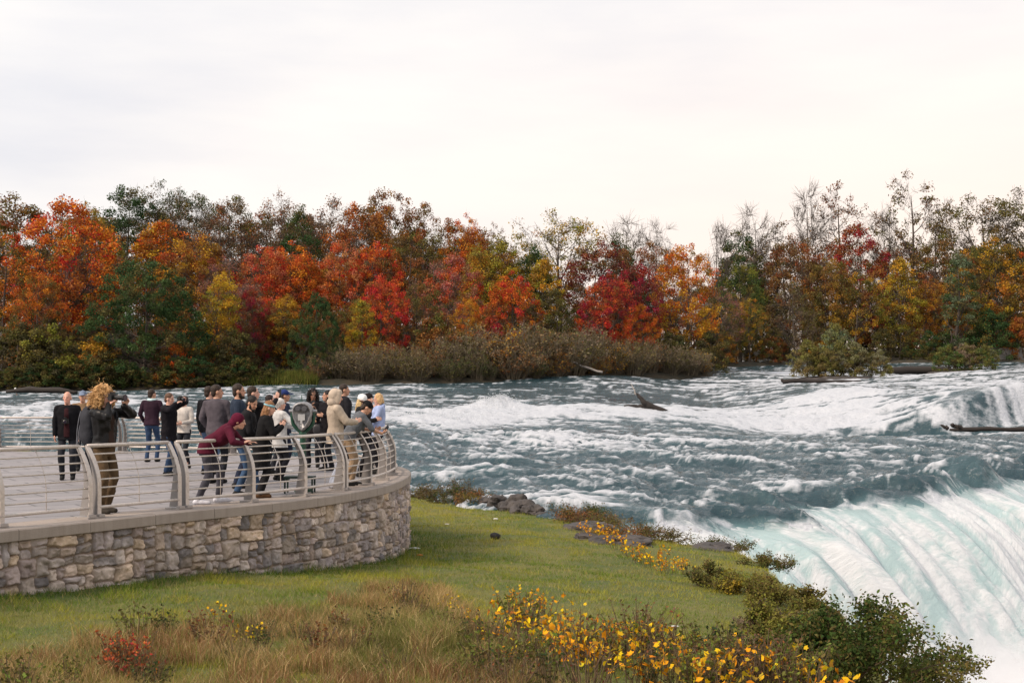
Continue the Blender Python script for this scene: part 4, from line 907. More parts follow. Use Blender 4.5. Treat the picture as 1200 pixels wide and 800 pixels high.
def blades(x, y, z, h, w, bend, col, segs=1):
    n = len(x); th = rng.uniform(0, 6.283, n); wd = np.stack([np.cos(th), np.sin(th), 0 * th], 1); be = rng.uniform(0, 6.283, n); bd = np.stack([np.cos(be), np.sin(be), 0 * be], 1) * (bend * h)[:, None]
    P = np.stack([x, y, z], 1); up = np.array([0, 0, 1.0]); rows = []
    for k in range(segs):
        f = k / segs; c = P + up * (h * f)[:, None] + bd * f * f; rows += [c - wd * (w * (1 - .6 * f))[:, None] / 2, c + wd * (w * (1 - .6 * f))[:, None] / 2]
    rows.append(P + up * (h * (1 - .25 * np.minimum(bend, 1)))[:, None] + bd)
    V = np.stack(rows, 1); m = V.shape[1]; base = np.arange(n)[:, None] * m
    Fs = []
    for k in range(segs - 1): Fs.append(base + np.array([2 * k, 2 * k + 1, 2 * k + 3, 2 * k + 2]))
    T = base + np.array([2 * segs - 2, 2 * segs - 1, 2 * segs])
    return V.reshape(-1, 3), ([np.concatenate(Fs)] if Fs else []) + [T], np.repeat(col, m, 0)
def in_terrace(x, y, off=.24):
    d = np.full(x.shape, False); s = np.arange(SP[0] - 3, S_BACK + 6, .2); p, t, o = path(s); q = p + o * off
    out = np.zeros(x.shape, bool); poly = np.concatenate([q, [[-34, 42], [-34, 8]]])
    for a, b in zip(poly, np.roll(poly, -1, 0)):
        c = ((a[1] > y) != (b[1] > y)); xi = (b[0] - a[0]) * (y - a[1]) / (b[1] - a[1] + 1e-12) + a[0]; out ^= c & (x < xi)
    return out
TALL = [(-90, 815), (-60, 770), (60, 766), (140, 744), (230, 736), (330, 722), (405, 702), (430, 686), (500, 686), (545, 712), (590, 745), (640, 785), (690, 830), (760, 1000), (-90, 1000)]
def px_of(x, y, z): return 600 + x * F / y, HY + (HC - z) * F / y
def in_poly(x, y, poly):
    out = np.zeros(x.shape, bool)
    for a, b in zip(poly, poly[1:] + poly[:1]):
        c = ((a[1] > y) != (b[1] > y)); out ^= c & (x < (b[0] - a[0]) * (y - a[1]) / (b[1] - a[1] + 1e-12) + a[0])
    return out
def tall_region():
    P = np.array([hit(px, min(py, 900), 5.0)[:2] for px, py in TALL]); return [tuple(p) for p in P]
def build_grass():
    TR = tall_region()
    # sample the lawn more thickly where it is near
    N = 680000; y = 9 + 41 * rng.random(N) ** 1.75; x = rng.uniform(-.60, .36, N) * y
    e = edge_dist(x, y); ok = (e < .25) & ~in_terrace(x, y)
    x, y, e = x[ok], y[ok], e[ok]
    ln = lawn_noise(x, y); l2 = fbm(x * 2.2, y * 2.2, None, 3, 83); l3 = fbm(x * .9 + 40, y * .9, None, 3, 84)
    tall = in_poly(x, y, TR)
    z = ground(x, y) - .01; h = (.035 + .02 * rng.random(len(x))) * (1 + 2.0 * np.clip(l2 + .05, 0, 1)) * (1 + .012 * (y - 10)); wd = .0055 * (1 + .035 * (y - 10))
    s, _, o = path(np.arange(SP[0] - 2, SP[-1] + 4, .3)); q = s + o * .25
    dw = np.sqrt(((x[:, None] - q[None, :, 0]) ** 2 + (y[:, None] - q[None, :, 1]) ** 2).min(1)) if len(x) < 1 else None
    dwall = np.empty(len(x))
    for i in range(0, len(x), 50000): dwall[i:i + 50000] = np.sqrt(((x[i:i + 50000, None] - q[None, :, 0]) ** 2 + (y[i:i + 50000, None] - q[None, :, 1]) ** 2).min(1))
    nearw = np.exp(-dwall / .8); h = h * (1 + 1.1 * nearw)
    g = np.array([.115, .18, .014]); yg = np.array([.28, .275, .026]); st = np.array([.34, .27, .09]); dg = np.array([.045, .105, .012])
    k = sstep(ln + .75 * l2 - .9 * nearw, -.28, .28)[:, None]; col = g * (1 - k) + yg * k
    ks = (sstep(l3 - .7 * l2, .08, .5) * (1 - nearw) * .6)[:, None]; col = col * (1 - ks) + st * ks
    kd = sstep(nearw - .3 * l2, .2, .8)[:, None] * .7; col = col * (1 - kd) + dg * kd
    stray = rng.random(len(x)) < .16; col[stray] = st * rng.uniform(.7, 1.3, stray.sum())[:, None]
    col *= rng.uniform(.65, 1.35, len(x))[:, None]
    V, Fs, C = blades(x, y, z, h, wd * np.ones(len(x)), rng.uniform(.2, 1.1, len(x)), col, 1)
    o = link('grass', mk_mesh('grass', V, Fs, {'col': C}), M_blade); tag(o, 'short green grass covering the slope below the stone wall', 'grass', kind='stuff')
    # tall dry grass in the lower left
    xs = np.array([p[0] for p in TR]); ys = np.array([p[1] for p in TR]); N = 260000
    x = rng.uniform(xs.min(), xs.max(), N); y = rng.uniform(9.0, ys.max(), N); ok = in_poly(x, y, TR); x, y = x[ok], y[ok]
    n1 = fbm(x * .9, y * .9, None, 4, 85); n2 = fbm(x * 3.2, y * 3.2, None, 3, 86); n3 = fbm(x * .6 + 20, y * .6, None, 3, 87)
    ok = rng.random(len(x)) < sstep(n2 + .6 * n1, -.75, .35) * .9 + .1; x, y, n1, n2, n3 = x[ok], y[ok], n1[ok], n2[ok], n3[ok]
    z = ground(x, y) - .02; h = (.10 + .17 * rng.random(len(x)) ** 1.5) * (1 + .9 * np.clip(n2 + .5 * n1, -.4, 1))
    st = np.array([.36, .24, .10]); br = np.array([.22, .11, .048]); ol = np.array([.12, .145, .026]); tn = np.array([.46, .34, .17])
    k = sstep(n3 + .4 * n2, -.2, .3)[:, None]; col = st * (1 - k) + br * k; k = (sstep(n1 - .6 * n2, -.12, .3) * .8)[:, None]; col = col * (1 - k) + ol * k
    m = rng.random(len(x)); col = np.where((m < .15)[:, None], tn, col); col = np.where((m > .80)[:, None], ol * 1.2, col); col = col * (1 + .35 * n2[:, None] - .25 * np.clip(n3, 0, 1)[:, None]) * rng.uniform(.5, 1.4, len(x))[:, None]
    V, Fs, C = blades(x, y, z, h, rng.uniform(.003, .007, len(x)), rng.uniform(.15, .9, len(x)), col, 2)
    # seed heads standing above
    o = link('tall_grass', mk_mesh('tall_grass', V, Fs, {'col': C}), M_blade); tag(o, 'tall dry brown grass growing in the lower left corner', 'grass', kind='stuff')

def lobed(n=11):
    a = np.linspace(-math.pi * .86, math.pi * .86, n); rr = np.where(np.arange(n) % 2 == 1, .62, 1.0); rr[[0, -1]] = .55
    return np.stack([rr * np.sin(a), rr * np.cos(a), np.zeros(n)], 1)
LOBED = lobed(); OVAL = np.array([[0, -1, 0], [.42, -.35, .05], [.45, .3, .06], [0, 1, -.08], [-.45, .3, .06], [-.42, -.35, .05]])
def put_leaves(P, size, shape, r, facing=None, up=.9):
    n = len(P); m = len(shape); nn = nrm(r.normal(size=(n, 3)) + np.array([0, -.55, up])); a = nrm(np.cross(nn, r.normal(size=(n, 3)))); b = np.cross(nn, a)
    s = np.broadcast_to(size, (n,))[:, None, None]; fold = r.uniform(-.3, .5, n)[:, None, None]
    V = P[:, None] + s * (shape[None, :, 0, None] * a[:, None] + shape[None, :, 1, None] * b[:, None] + (shape[None, :, 2, None] + fold * np.abs(shape[None, :, 0, None])) * nn[:, None])
    return V.reshape(-1, 3), (np.arange(n)[:, None] * m + np.arange(m))
def plant_mesh(seed, R, H, stems, per, size, shape, droop=.3):
    r = np.random.default_rng(seed); W = Acc(); P = []
    for i in range(stems):
        a = r.uniform(0, 6.283); e = R * math.sqrt(r.random()); h = H * r.uniform(.45, 1.1); p0 = np.array([e * .45 * math.cos(a), e * .45 * math.sin(a), -.04]); p2 = np.array([e * math.cos(a), e * math.sin(a), h]); p1 = (p0 + p2) / 2 + np.array([r.normal(0, .04), r.normal(0, .04), h * droop])
        B = bezier(p0, p1, p2, 7); W.add(*tube(B, np.linspace(.006, .0025, 7), 4, False))
        for k in range(per):
            q = B[r.integers(2, 7)]; d = nrm(np.array([r.normal(), r.normal(), .4])) * size * r.uniform(.6, 1.6); W.add(*tube(np.array([q, q + d]), [.002, .0015], 3, False)); P.append(q + d)
    V, Fq = put_leaves(np.array(P), size * r.uniform(.55, 1.25, len(P)), shape, r); m = len(shape); lf = np.repeat(r.random(len(P)), m); cl = np.repeat(r.random(len(P)), m)
    tm = W.mesh('stems'); lm = mk_mesh('leaves', V, Fq, {'leaf': lf, 'clump': cl, 'hgt': np.clip(V[:, 2] / H, 0, 1)}); return tm, lm
M_stem = simple('plant_stem', (.11, .075, .04), .8, 0, .4, 20, .2)
def build_plants():
    YL = (.72, .43, .012); YO = (.68, .28, .010); RB = (.20, .07, .03); DG = (.035, .06, .02); LG = (.14, .17, .03); GBn = (.14, .10, .07)
    KV = [plant_mesh(700 + i, .36, .42, 9, 4, .040, LOBED) for i in range(3)]              # yellow vines
    KS = [plant_mesh(720 + i, .30, .40, 18, 10, .026, OVAL) for i in range(3)]               # small leaved herbs
    KB = [plant_mesh(740 + i, .34, .36, 26, 5, .016, OVAL) for i in range(2)]               # brown stalks
    for tm, lm in KV + KS + KB: tm.materials.append(M_stem); lm.materials.append(M_leaf)
    def put(K, i, px, py, s, A, B, label, group=None, name='plant', cat='plant'):
        g = hit(px, py, 8.0); root = empty(name, g, random.uniform(0, 6.28)); tag(root, label, cat, group)
        a = link('stems', K[i % len(K)][0], None, root); b = link('leaves', K[i % len(K)][1], None, root); a.scale = b.scale = (s, s, s); b.color = tuple(A) + (1,); b['tint'] = list(map(float, B)) + [1.0]
    V = [(592, 712, .8, 'highest cluster of the big yellow leaved patch on the slope'), (612, 702, .6, 'small bright yellow plant at the upper end of the big yellow patch'), (622, 720, .9, None), (640, 712, .7, None), (664, 732, .8, 'yellow plant right of the upper end of the big yellow patch'), (640, 748, .95, None), (655, 762, 1.0, None), (668, 745, .7, None), (640, 772, 1.0, None), (672, 780, 1.0, None),
         (700, 790, 1.0, None), (690, 765, .8, None), (715, 775, .9, None), (735, 798, 1.0, None), (752, 760, .8, None), (765, 750, .7, None), (780, 765, .75, None), (740, 735, .5, 'small yellow plant alone in mid slope beside reddish stalks'), (790, 790, .9, None), (832, 772, .85, 'bright yellow plant at the right of the lower slope, near the dark bush'), (850, 778, .8, 'second bright yellow plant near the dark bush, a little lower'),
         (890, 796, 1.0, 'yellow plant at the bottom edge under the dark bush'), (925, 802, 1.0, 'rightmost yellow plant at the bottom edge under the dark bush'), (960, 806, 1.0, None), (870, 805, 1.0, None), (845, 806, .9, None), (815, 806, .9, None), (770, 806, 1.0, None),
         (524, 707, .42, 'little pale yellow plant at the upper edge of the brown grass'), (536, 714, .4, 'little orange yellow plant beside the pale one above the brown grass'), (552, 724, .45, 'little yellow plant lowest of three above the brown grass'), (258, 722, .5, 'lone yellow plant in the grass at lower left'), (290, 748, .55, 'orange yellow plant at lower left, right of the lone yellow one')]
    r = random.Random(5)
    for i, (px, py, s, lab) in enumerate(V):
        put(KV, i, px, py + 8, s, YL if i % 3 else YO, YO if i % 2 else (.42, .30, .03), lab or ('yellow leaved vine in the big patch at the bottom middle' if px < 800 else 'yellow leaved vine along the bottom edge below the dark bush'), None if lab else ('yellow vines of the big patch' if px < 800 else 'yellow vines along the bottom edge'), 'yellow_vine', 'vine')
    for i in range(20):
        px = r.uniform(575, 985); lo = np.interp(px, [575, 640, 720, 800, 880, 985], [715, 712, 738, 765, 785, 795]); py = lo + r.random() ** 1.2 * 60
        put(KV, i, px, py + 6, r.uniform(.55, .95), YL if i % 3 else YO, YO, 'yellow leaved vine scattered over the lower slope', 'yellow vines scattered over the lower slope', 'yellow_vine', 'vine')
    U = [(716, 634), (724, 640), (733, 646), (742, 652), (752, 657), (762, 662), (774, 667), (786, 668), (797, 664), (770, 658), (782, 662), (805, 670), (690, 628), (703, 631)]
    for i, (px, py) in enumerate(U): put(KV, i, px, py + 4, r.uniform(.55, .95), YL if i % 2 else YO, YO, 'small yellow plant in the row along the upper bank edge', 'row of yellow plants on the bank edge', 'yellow_plant', 'plant')
    # herbs and brown stalks that fill the patch
    for i in range(46):
        t_ = r.random(); px = 570 + 400 * t_ + r.uniform(-40, 40); lo = np.interp(px, [560, 640, 720, 800, 880, 980], [735, 722, 738, 765, 785, 792]); py = r.uniform(lo, 815)
        if i % 2: put(KS, i, px, py, r.uniform(.7, 1.2), LG if i % 3 else DG, OL if i % 4 else LG, 'green weed among the yellow vines at the bottom', 'green weeds among the vines', 'weed', 'weed')
        else: put(KB, i, px, py, r.uniform(.8, 1.4), RB, GBn, 'dry red brown stalks among the yellow vines at the bottom', 'dry stalks among the vines', 'dry_stalks', 'weed')
    for i in range(34):
        px = r.uniform(10, 570); py = np.interp(px, [0, 230, 400, 520, 570], [752, 736, 705, 708, 735]) + r.random() ** 1.3 * 110
        K = (KS, KB)[i % 3 == 0]; A, B = [(OL, LG), (DG, OL), (RB, GBn), (LG, OL)][i % 4]
        put(K, i, px, py, r.uniform(.5, .9), A, B, 'weed half hidden in the tall dry grass', 'weeds in the dry grass', 'weed', 'weed')
    for px, py, lab in ((150, 792, 'red leaved weed in the dry grass at lower left'), (135, 786, 'orange red weed left of the red leaved one'), (165, 796, 'dark red weed at the bottom edge of the dry grass')):
        put(KS, px, px, py, .8, (.42, .08, .03), (.3, .05, .03), lab, None, 'weed', 'weed')
    # bushes at the bank
    M_bl = M_leaf
    def bush(px, py, R, H, n, size, A, B, label, seed, hang=None, name='bush', y=None):
        g = hit(px, py, 8.0) if y is None else np.array([(px - 600) * y / F, y, 0]); 
        if y is not None: g[2] = ground(g[0:1], g[1:2])[0]
        rr = np.random.default_rng(seed); W = Acc(); P = []; TH = np.array(hang if hang is not None else (0, 0, 0), float)
        nst = 26 if R > .8 else 12
        for i in range(nst):
            a = rr.uniform(0, 6.283); e = R * rr.uniform(.25, 1.0); h = H * rr.uniform(.55, 1.05) * (1 - .4 * (e / R) ** 2); p0 = np.array([.2 * R * math.cos(a), .2 * R * math.sin(a), -.1]); p2 = np.array([e * math.cos(a), e * math.sin(a), h]) + TH * rr.uniform(.2, 1.0)
            p1 = p0 * .5 + p2 * .5 + np.array([0, 0, h * .25]); B_ = bezier(p0, p1, p2, 9); w0 = .022 * math.sqrt(H); W.add(*tube(B_, np.linspace(w0, .004, 9), 5, False))
            for k in range(9):
                q = B_[rr.integers(3, 9)]; d = nrm(rr.normal(size=3) + .9 * nrm(p2 - p0) + np.array([0, 0, .25])) * R * rr.uniform(.12, .30); c = q + d; W.add(*tube(bezier(q, (q + c) / 2 + rr.normal(0, .02, 3), c, 4), [.007, .005, .004, .002], 3, False)); P.append((q, c))
        P = [q + (c - q) * u for q, c in P for u in rr.uniform(.25, 1.05, max(1, n // len(P)))]
        P = np.array(P) + rr.normal(0, .06 * R, (len(P), 3)) * np.array([1, 1, .7]); V, Fq = put_leaves(P, size * rr.uniform(.6, 1.3, len(P)), OVAL, rr, up=1.2); m = len(OVAL)
        cl = np.repeat(.5 + .9 * fbm(P[:, 0] * 1.6, P[:, 1] * 1.6, P[:, 2] * 1.6, 2, seed), m)
        root = empty(name, g); tag(root, label, 'bush'); link('stems', W.mesh('stems'), M_stem, root)
        o = link('leaves', mk_mesh('leaves', V, Fq, {'leaf': np.repeat(rr.random(len(P)), m), 'clump': cl, 'hgt': np.clip(V[:, 2] / H, 0, 1)}), M_leaf, root); o.color = tuple(A) + (1,); o['tint'] = list(map(float, B)) + [1.0]
    DB = (.034, .055, .010); YB = (.15, .14, .025); OB = (.10, .085, .02)
    bush(980, 802, 1.15, .84, 12750, 0.0265, DB, (.09, .10, .02), 'large dark green bush leaning out over the bank by the falls', 31, (.45, -.1, .0))
    bush(1042, 812, .9, .55, 5400, 0.0265, DB, (.12, .10, .02), 'spreading lower bush with branches reaching out over the white water', 32, (.95, .1, -.05))
    bush(912, 792, .75, .50, 4200, .026, DB, (.07, .08, .015), 'dark green bush at the foot of the slope, left of the largest one', 47)
    bush(925, 750, .8, .45, 6900, 0.0250, (.075, .09, .02), YB, 'green bush behind the large dark one, on the bank', 33, (.2, 0, 0))
    bush(903, 712, .8, .34, 6900, 0.0250, OB, YB, 'olive yellow bush at the bank crest left of the waterfall', 34)
    bush(868, 694, .7, .30, 3900, 0.0234, YB, (.30, .17, .02), 'yellowish low bush on the bank crest', 35)
    bush(830, 688, .5, .36, 2100, 0.0234, (.055, .07, .02), OB, 'small dark green bush beside the yellow plants on the bank edge', 36)
    bush(895, 662, .7, .14, 2700, 0.0234, OB, DB, 'low olive scrub at the tip of the grassy ledge', 37)
    bush(850, 641, .9, .13, 1950, 0.0234, DB, OB, 'low dark scrub on the far side of the grassy ledge by the falls', 38)
    bush(735, 630, 1.1, .22, 3000, 0.0234, (.07, .075, .02), RB, 'low dark green scrub between the flat rocks at the bank', 39)
    bush(770, 634, 1.0, .16, 1950, 0.0234, (.075, .07, .02), OB, 'flat brown green scrub right of the flat rocks', 40)
    bush(675, 612, 1.2, .36, 3600, 0.0265, DB, RB, 'green and reddish scrub above the dark shore rocks', 41)
    bush(700, 617, .9, .28, 1950, 0.0265, (.10, .05, .03), OB, 'reddish brown scrub at the shore right of the green scrub', 42)
    bush(527, 582, 1.3, .62, 3450, 0.0312, (.09, .06, .025), DB, 'brown green shrub on the shore right of the terrace', 43, y=46.5)
    bush(552, 588, .9, .42, 1650, 0.0312, (.13, .10, .02), RB, 'yellowish small shrub right of the brown green shore shrub', 44, y=45)
    bush(500, 576, 1.2, .30, 1350, 0.0312, (.10, .08, .03), OB, 'low brown scrub close to the end of the stone wall', 45, y=49)
    bush(905, 745, .5, .4, 1200, 0.0234, (.10, .08, .05), GBn, 'grey brown dry bush in the shade left of the large dark bush', 46)
    # rocks
    def rock(px, py, r, label, seed, flat=.55, name='rock', y=None):
        g = hit(px, py) if y is None else np.array([(px - 600) * y / F, y, HC - (py - HY) * y / F]); V, Fs = ellipsoid((0, 0, 0), (1, 1, 1), 28, 18)
        q = np.sign(V) * np.abs(V) ** .8; nz = fbm(q[:, 0] * 1.3 + seed, q[:, 1] * 1.3, q[:, 2] * 1.3, 5, seed); fac = np.abs(fbm(q[:, 0] * .9, q[:, 1] * .9 + seed, q[:, 2] * .9, 2, seed + 3)); V = q * (.9 + .6 * nz + .5 * fac)[:, None] * np.array([r, r * .8, r * flat])
        o = link(name, mk_mesh(name, V, Fs, None, False), M_rock, None, g); o.rotation_euler[2] = seed; tag(o, label, 'rock')
    for px, py, Y, r_, fl, lab in ((572, 590, 44.4, .30, .7, 'small dark rock at the left end of the shore rocks'), (583, 591, 43.8, .42, .7, 'dark rock at the water edge, second of the shore rocks'), (594, 595, 43.2, .30, .6, 'low dark rock in the dip between the shore rocks'), (603, 596, 42.6, .40, .9, 'pointed dark rock in the middle of the shore rocks'), (614, 600, 42, .46, .75, 'largest dark rock of the shore rocks'), (625, 603, 41.6, .36, .7, 'dark rock right of the largest shore rock'), (635, 607, 41.1, .26, .7, 'small dark rock at the right end of the shore rocks')):
        rock(px, py, r_, lab, int(px) % 50, fl, y=Y)
    rock(693, 622, .75, 'flat grey slab under the reddish scrub', 5, .28); rock(731, 635, .62, 'flat pale slab beside the row of yellow plants', 6, .26); rock(712, 637, .5, 'dark low rock left of the flat pale slab', 7, .3); rock(548, 590, .5, 'low grey rock on the shore below the yellowish shrub', 8, .35); rock(566, 592, .4, 'small rock between the shore shrub and the dark rocks', 9, .4)
    rock(835, 644, .6, 'dark ledge rock peeping out below the scrub at the falls', 10, .3); rock(748, 640, .35, 'small dark stone right of the flat pale slab', 11, .4); rock(688, 632, .35, 'small stone under the flat grey slab', 12, .4)
    # bits lying on the lawn
    def bit(px, py, s, label, col, cat, name, flat):
        g = hit(px, py); V, Fs = ellipsoid((0, 0, 0), (1, 1, 1), 12, 8); V = V * (1 + .3 * fbm(V[:, 0] * 1.5 + px, V[:, 1] * 1.5, V[:, 2], 3, 3))[:, None] * np.array([s, s * flat[0], s * flat[1]])
        o = link(name, mk_mesh(name, V, Fs, None, True), simple(name + '_surface', col, .7), None, g + np.array([0, 0, s * flat[1] * .6 + .02])); tag(o, label, cat)
    bit(580, 632, .12, 'small round black lump lying alone on the green slope', (.012, .011, .012), 'lump', 'black_lump', (.8, .75))
    bit(485, 644, .14, 'long white scrap on the grass near the end of the stone wall', (.75, .75, .75), 'litter', 'paper_scrap', (.35, .15)); bit(524, 615, .06, 'small white scrap on the upper lawn', (.6, .6, .6), 'litter', 'paper_scrap', (.5, .15)); bit(581, 609, .065, 'white scrap near the shore rocks', (.6, .6, .62), 'litter', 'paper_scrap', (.6, .3))
    bit(492, 652, .06, 'single orange leaf on the grass near the white scrap', (.5, .14, .03), 'leaf', 'fallen_leaf', (.8, .3)); bit(790, 737, .07, 'thin pale scrap on the lower slope', (.6, .58, .52), 'litter', 'paper_scrap', (.2, .15))

# ================================================================== DRIFTWOOD, GULLS, FAR BANK WALL
def build_river_things():
    mat = simple('driftwood', (.030, .024, .021), .8, 0, .5, 4, .6)
    pale = simple('pale_driftwood', (.36, .32, .29), .8, 0, .4, 4, .4)
    def log(px, py, Y, parts, label, m=mat):
        c = at(px, py, Y); h, *_ = water(c[0:1], c[1:2]); c[2] = float(river_base(c[0:1], c[1:2])[0] + .28); A = Acc()
        for P, R in parts:
            P = np.array(P, float); P = np.stack([np.interp(np.linspace(0, 1, 14), np.linspace(0, 1, len(P)), P[:, k]) for k in range(3)], 1); P += rng.normal(0, .025, P.shape) * np.interp(np.linspace(0, 1, 14), [0, .5, 1], [1, 1, 1])[:, None]
            A.add(*tube(P, np.interp(np.linspace(0, 1, 14), np.linspace(0, 1, len(R)), R) * rng.uniform(.88, 1.12, 14), 8))
        o = link('driftwood', A.mesh('driftwood', True), m, None, c); tag(o, label, 'driftwood'); return o
    # forked log stuck in midstream
    log(760, 480, 105, [([(1.4, 0, -.3), (0, 0, .15), (-.5, 0, .62), (-.95, 0, 1.15)], [.22, .26, .2, .07]), ([(.2, 0, .1), (-.9, .2, .16), (-1.9, .1, .2)], [.2, .12, .05])], 'dark forked log sticking out of the river in midstream')
    c = at(746, 468, 105); log(748, 480, 105, [([(-.2, -.1, .95), (-.35, -.1, 1.35), (-.55, -.1, 1.85)], [.06, .05, .02])], 'pale broken branch standing up from the forked log', pale)
    log(1165, 510, 80, [([(-2.6, -.1, .12), (-1.6, 0, .18), (0, 0, .14), (2, .2, .16), (5, .3, .1)], [.07, .15, .12, .16, .15]), ([(-1.9, 0, .2), (-2.5, 0, .4)], [.16, .10]), ([(-2.7, .1, .2), (-3.1, .1, .42)], [.12, .05])], 'long dark log lying below the small falls at the right')
    log(960, 445, 160, [([(-4.4, 0, .3), (-4.2, 0, .15), (0, 0, .12), (5, 0, .05)], [.16, .28, .22, .14])], 'thin drift log just below the larger islet')
    log(684, 438, 166, [([(-1.9, -1, 1.6), (0, -1.6, .7), (2.2, -2, .0)], [.06, .12, .16])], 'pale fallen branch sloping from the bank shrubs to the water', pale)
    log(1082, 434, 190, [([(-5.5, 0, .35), (-2, .3, .45), (3, 0, .35), (7, 0, .3)], [.3, .6, .5, .3])], 'low dark shelf of rock between the two islets')
    log(50, 464, 128, [([(-3.4, 0, .2), (-1, 0, .35), (2, 0, .3), (3.2, 0, .1)], [.15, .3, .28, .15])], 'low dark rock bar in the river at the left')
    for px, py, Y, az, lab in ((20, 459.5, 130, 2.4, 'white gull standing on the rock bar at the left edge'), (110, 463.5, 112, .6, 'white and grey gull standing in the river behind the curly haired photographer')):
        c = at(px, py, Y); c[2] = float(river_base(c[0:1], c[1:2])[0]) + .1; root = empty('gull', c, az); tag(root, lab, 'gull'); A = Acc(); A.add(*ellipsoid((0, 0, .34), (.34, .17, .16), 14, 9, rotmat('Y', 8))); A.add(*capsule((.2, 0, .42), (.32, 0, .62), .09, .085)); A.add(*ellipsoid((.34, 0, .64), (.11, .09, .09))); A.add(*capsule((.42, 0, .63), (.52, 0, .60), .03, .012)); A.add(*capsule((-.3, 0, .36), (-.55, 0, .34), .07, .03))
        link('body', A.mesh('body', True), simple('gull_white', (.8, .8, .78), .7, 0, .1), root)
        for sy in (-1, 1):
            B = Acc(); B.add(*ellipsoid((-.05, sy * .13, .40), (.33, .05, .11), 12, 8, rotmat('Y', 12))); link('wing', B.mesh('wing', True), simple('gull_grey', (.33, .34, .36), .7), root)
            B = Acc(); B.add(*capsule((0, sy * .07, -.1), (0, sy * .07, .22), .015, .02)); link('leg', B.mesh('leg'), simple('gull_leg', (.4, .2, .1), .7), root)
    # pale low wall at the far right bank
    A = Acc(); base = island_base(1150, 3.0); pts = [island_base(p, 4.0) for p in np.arange(1148, 1300, 4)]
    r0 = pts[0]
    for a, b in zip(pts[:-1], pts[1:]):
        d = b - a; L = np.linalg.norm(d[:2]); R = rotmat('Z', math.degrees(math.atan2(d[1], d[0]))); m = (a + b) / 2; A.add(*box(m - r0 + [0, 0, 1.45], (L * .9, .28, .95), R)); A.add(*box(m - r0 + [0, 0, 2.0], (L * 1.0, .36, .14), R)); A.add(*box(m - r0 + [0, 0, .5], (L, .4, .95), R))
        A.add(*box(a - r0 + [0, 0, 1.3], (.45, .42, 1.6), R))
    o = link('parapet_wall', A.mesh('parapet_wall'), simple('pale_stone', (.24, .225, .21), .9, 0, .4, 2), None, r0); tag(o, 'low pale parapet wall on the far bank at the right edge', 'wall')
# ================================================================== PEOPLE
def remesh(A, voxel, name, mat, smooth=3, wr=0.0, wf=9.0, seed=0, paint=None, parent=None):
    me = A.mesh(name + '_raw'); o = bpy.data.objects.new('tmp', me); COL.objects.link(o)
    m = o.modifiers.new('r', 'REMESH'); m.mode = 'VOXEL'; m.voxel_size = voxel; m.use_smooth_shade = True
    if smooth: q = o.modifiers.new('s', 'SMOOTH'); q.factor = .5; q.iterations = smooth
    dg = bpy.context.evaluated_depsgraph_get(); me2 = bpy.data.meshes.new_from_object(o.evaluated_get(dg)); me2.name = name
    bpy.data.objects.remove(o); bpy.data.meshes.remove(me)
    n = len(me2.vertices); V = np.empty(n * 3, np.float32); me2.vertices.foreach_get('co', V); V = V.reshape(-1, 3).astype(float)
    if wr:
        N = np.empty(n * 3, np.float32); me2.vertex_normals.foreach_get('vector', N); N = N.reshape(-1, 3)
        nz = fbm(V[:, 0] * wf, V[:, 1] * wf, V[:, 2] * wf * .55 + seed, 3, seed); rd = 1 - np.abs(fbm(V[:, 0] * wf * .8 + 5, V[:, 1] * wf * .8, V[:, 2] * wf + seed, 2, seed + 1)) * 2
        V = V + N * (wr * (nz + .5 * rd - .3))[:, None]; me2.vertices.foreach_set('co', V.astype(np.float32).ravel())
    if paint is not None:
        c = paint(V); a = me2.attributes.new('col', 'FLOAT_COLOR', 'POINT'); a.data.foreach_set('color', np.concatenate([c, np.ones((n, 1))], 1).astype(np.float32).ravel())
    me2.polygons.foreach_set('use_smooth', np.ones(len(me2.polygons), bool)); me2.update()
    me2.materials.clear(); o = link(name, me2, mat); o.parent = parent; return o
t = NT('skin'); _c = t.attr('col', 'Color'); _n = t.noise(30, 3)
M_skin = t.done(t.bsdf(t.mix(t.math('MULTIPLY', _n, .18), _c, (.30, .10, .07)), .55, None, Subsurface_Weight=.08, Subsurface_Radius=(.02, .008, .004)))
def hair_mat(col):
    key = ('hair',) + col
    if key in _mc: return _mc[key]
    t = NT('hair'); mp = t.n('ShaderNodeMapping', ins={'Vector': t.coord(), 'Scale': (1, 1, .25)}).outputs[0]; n = t.noise(90, 4, mp)
    _mc[key] = t.done(t.bsdf(t.mix(n, tuple(c * .35 for c in col), tuple(min(1, c * 1.6) for c in col)), .5, t.bump(n, .8, .01), Specular_IOR_Level=.2)); return _mc[key]

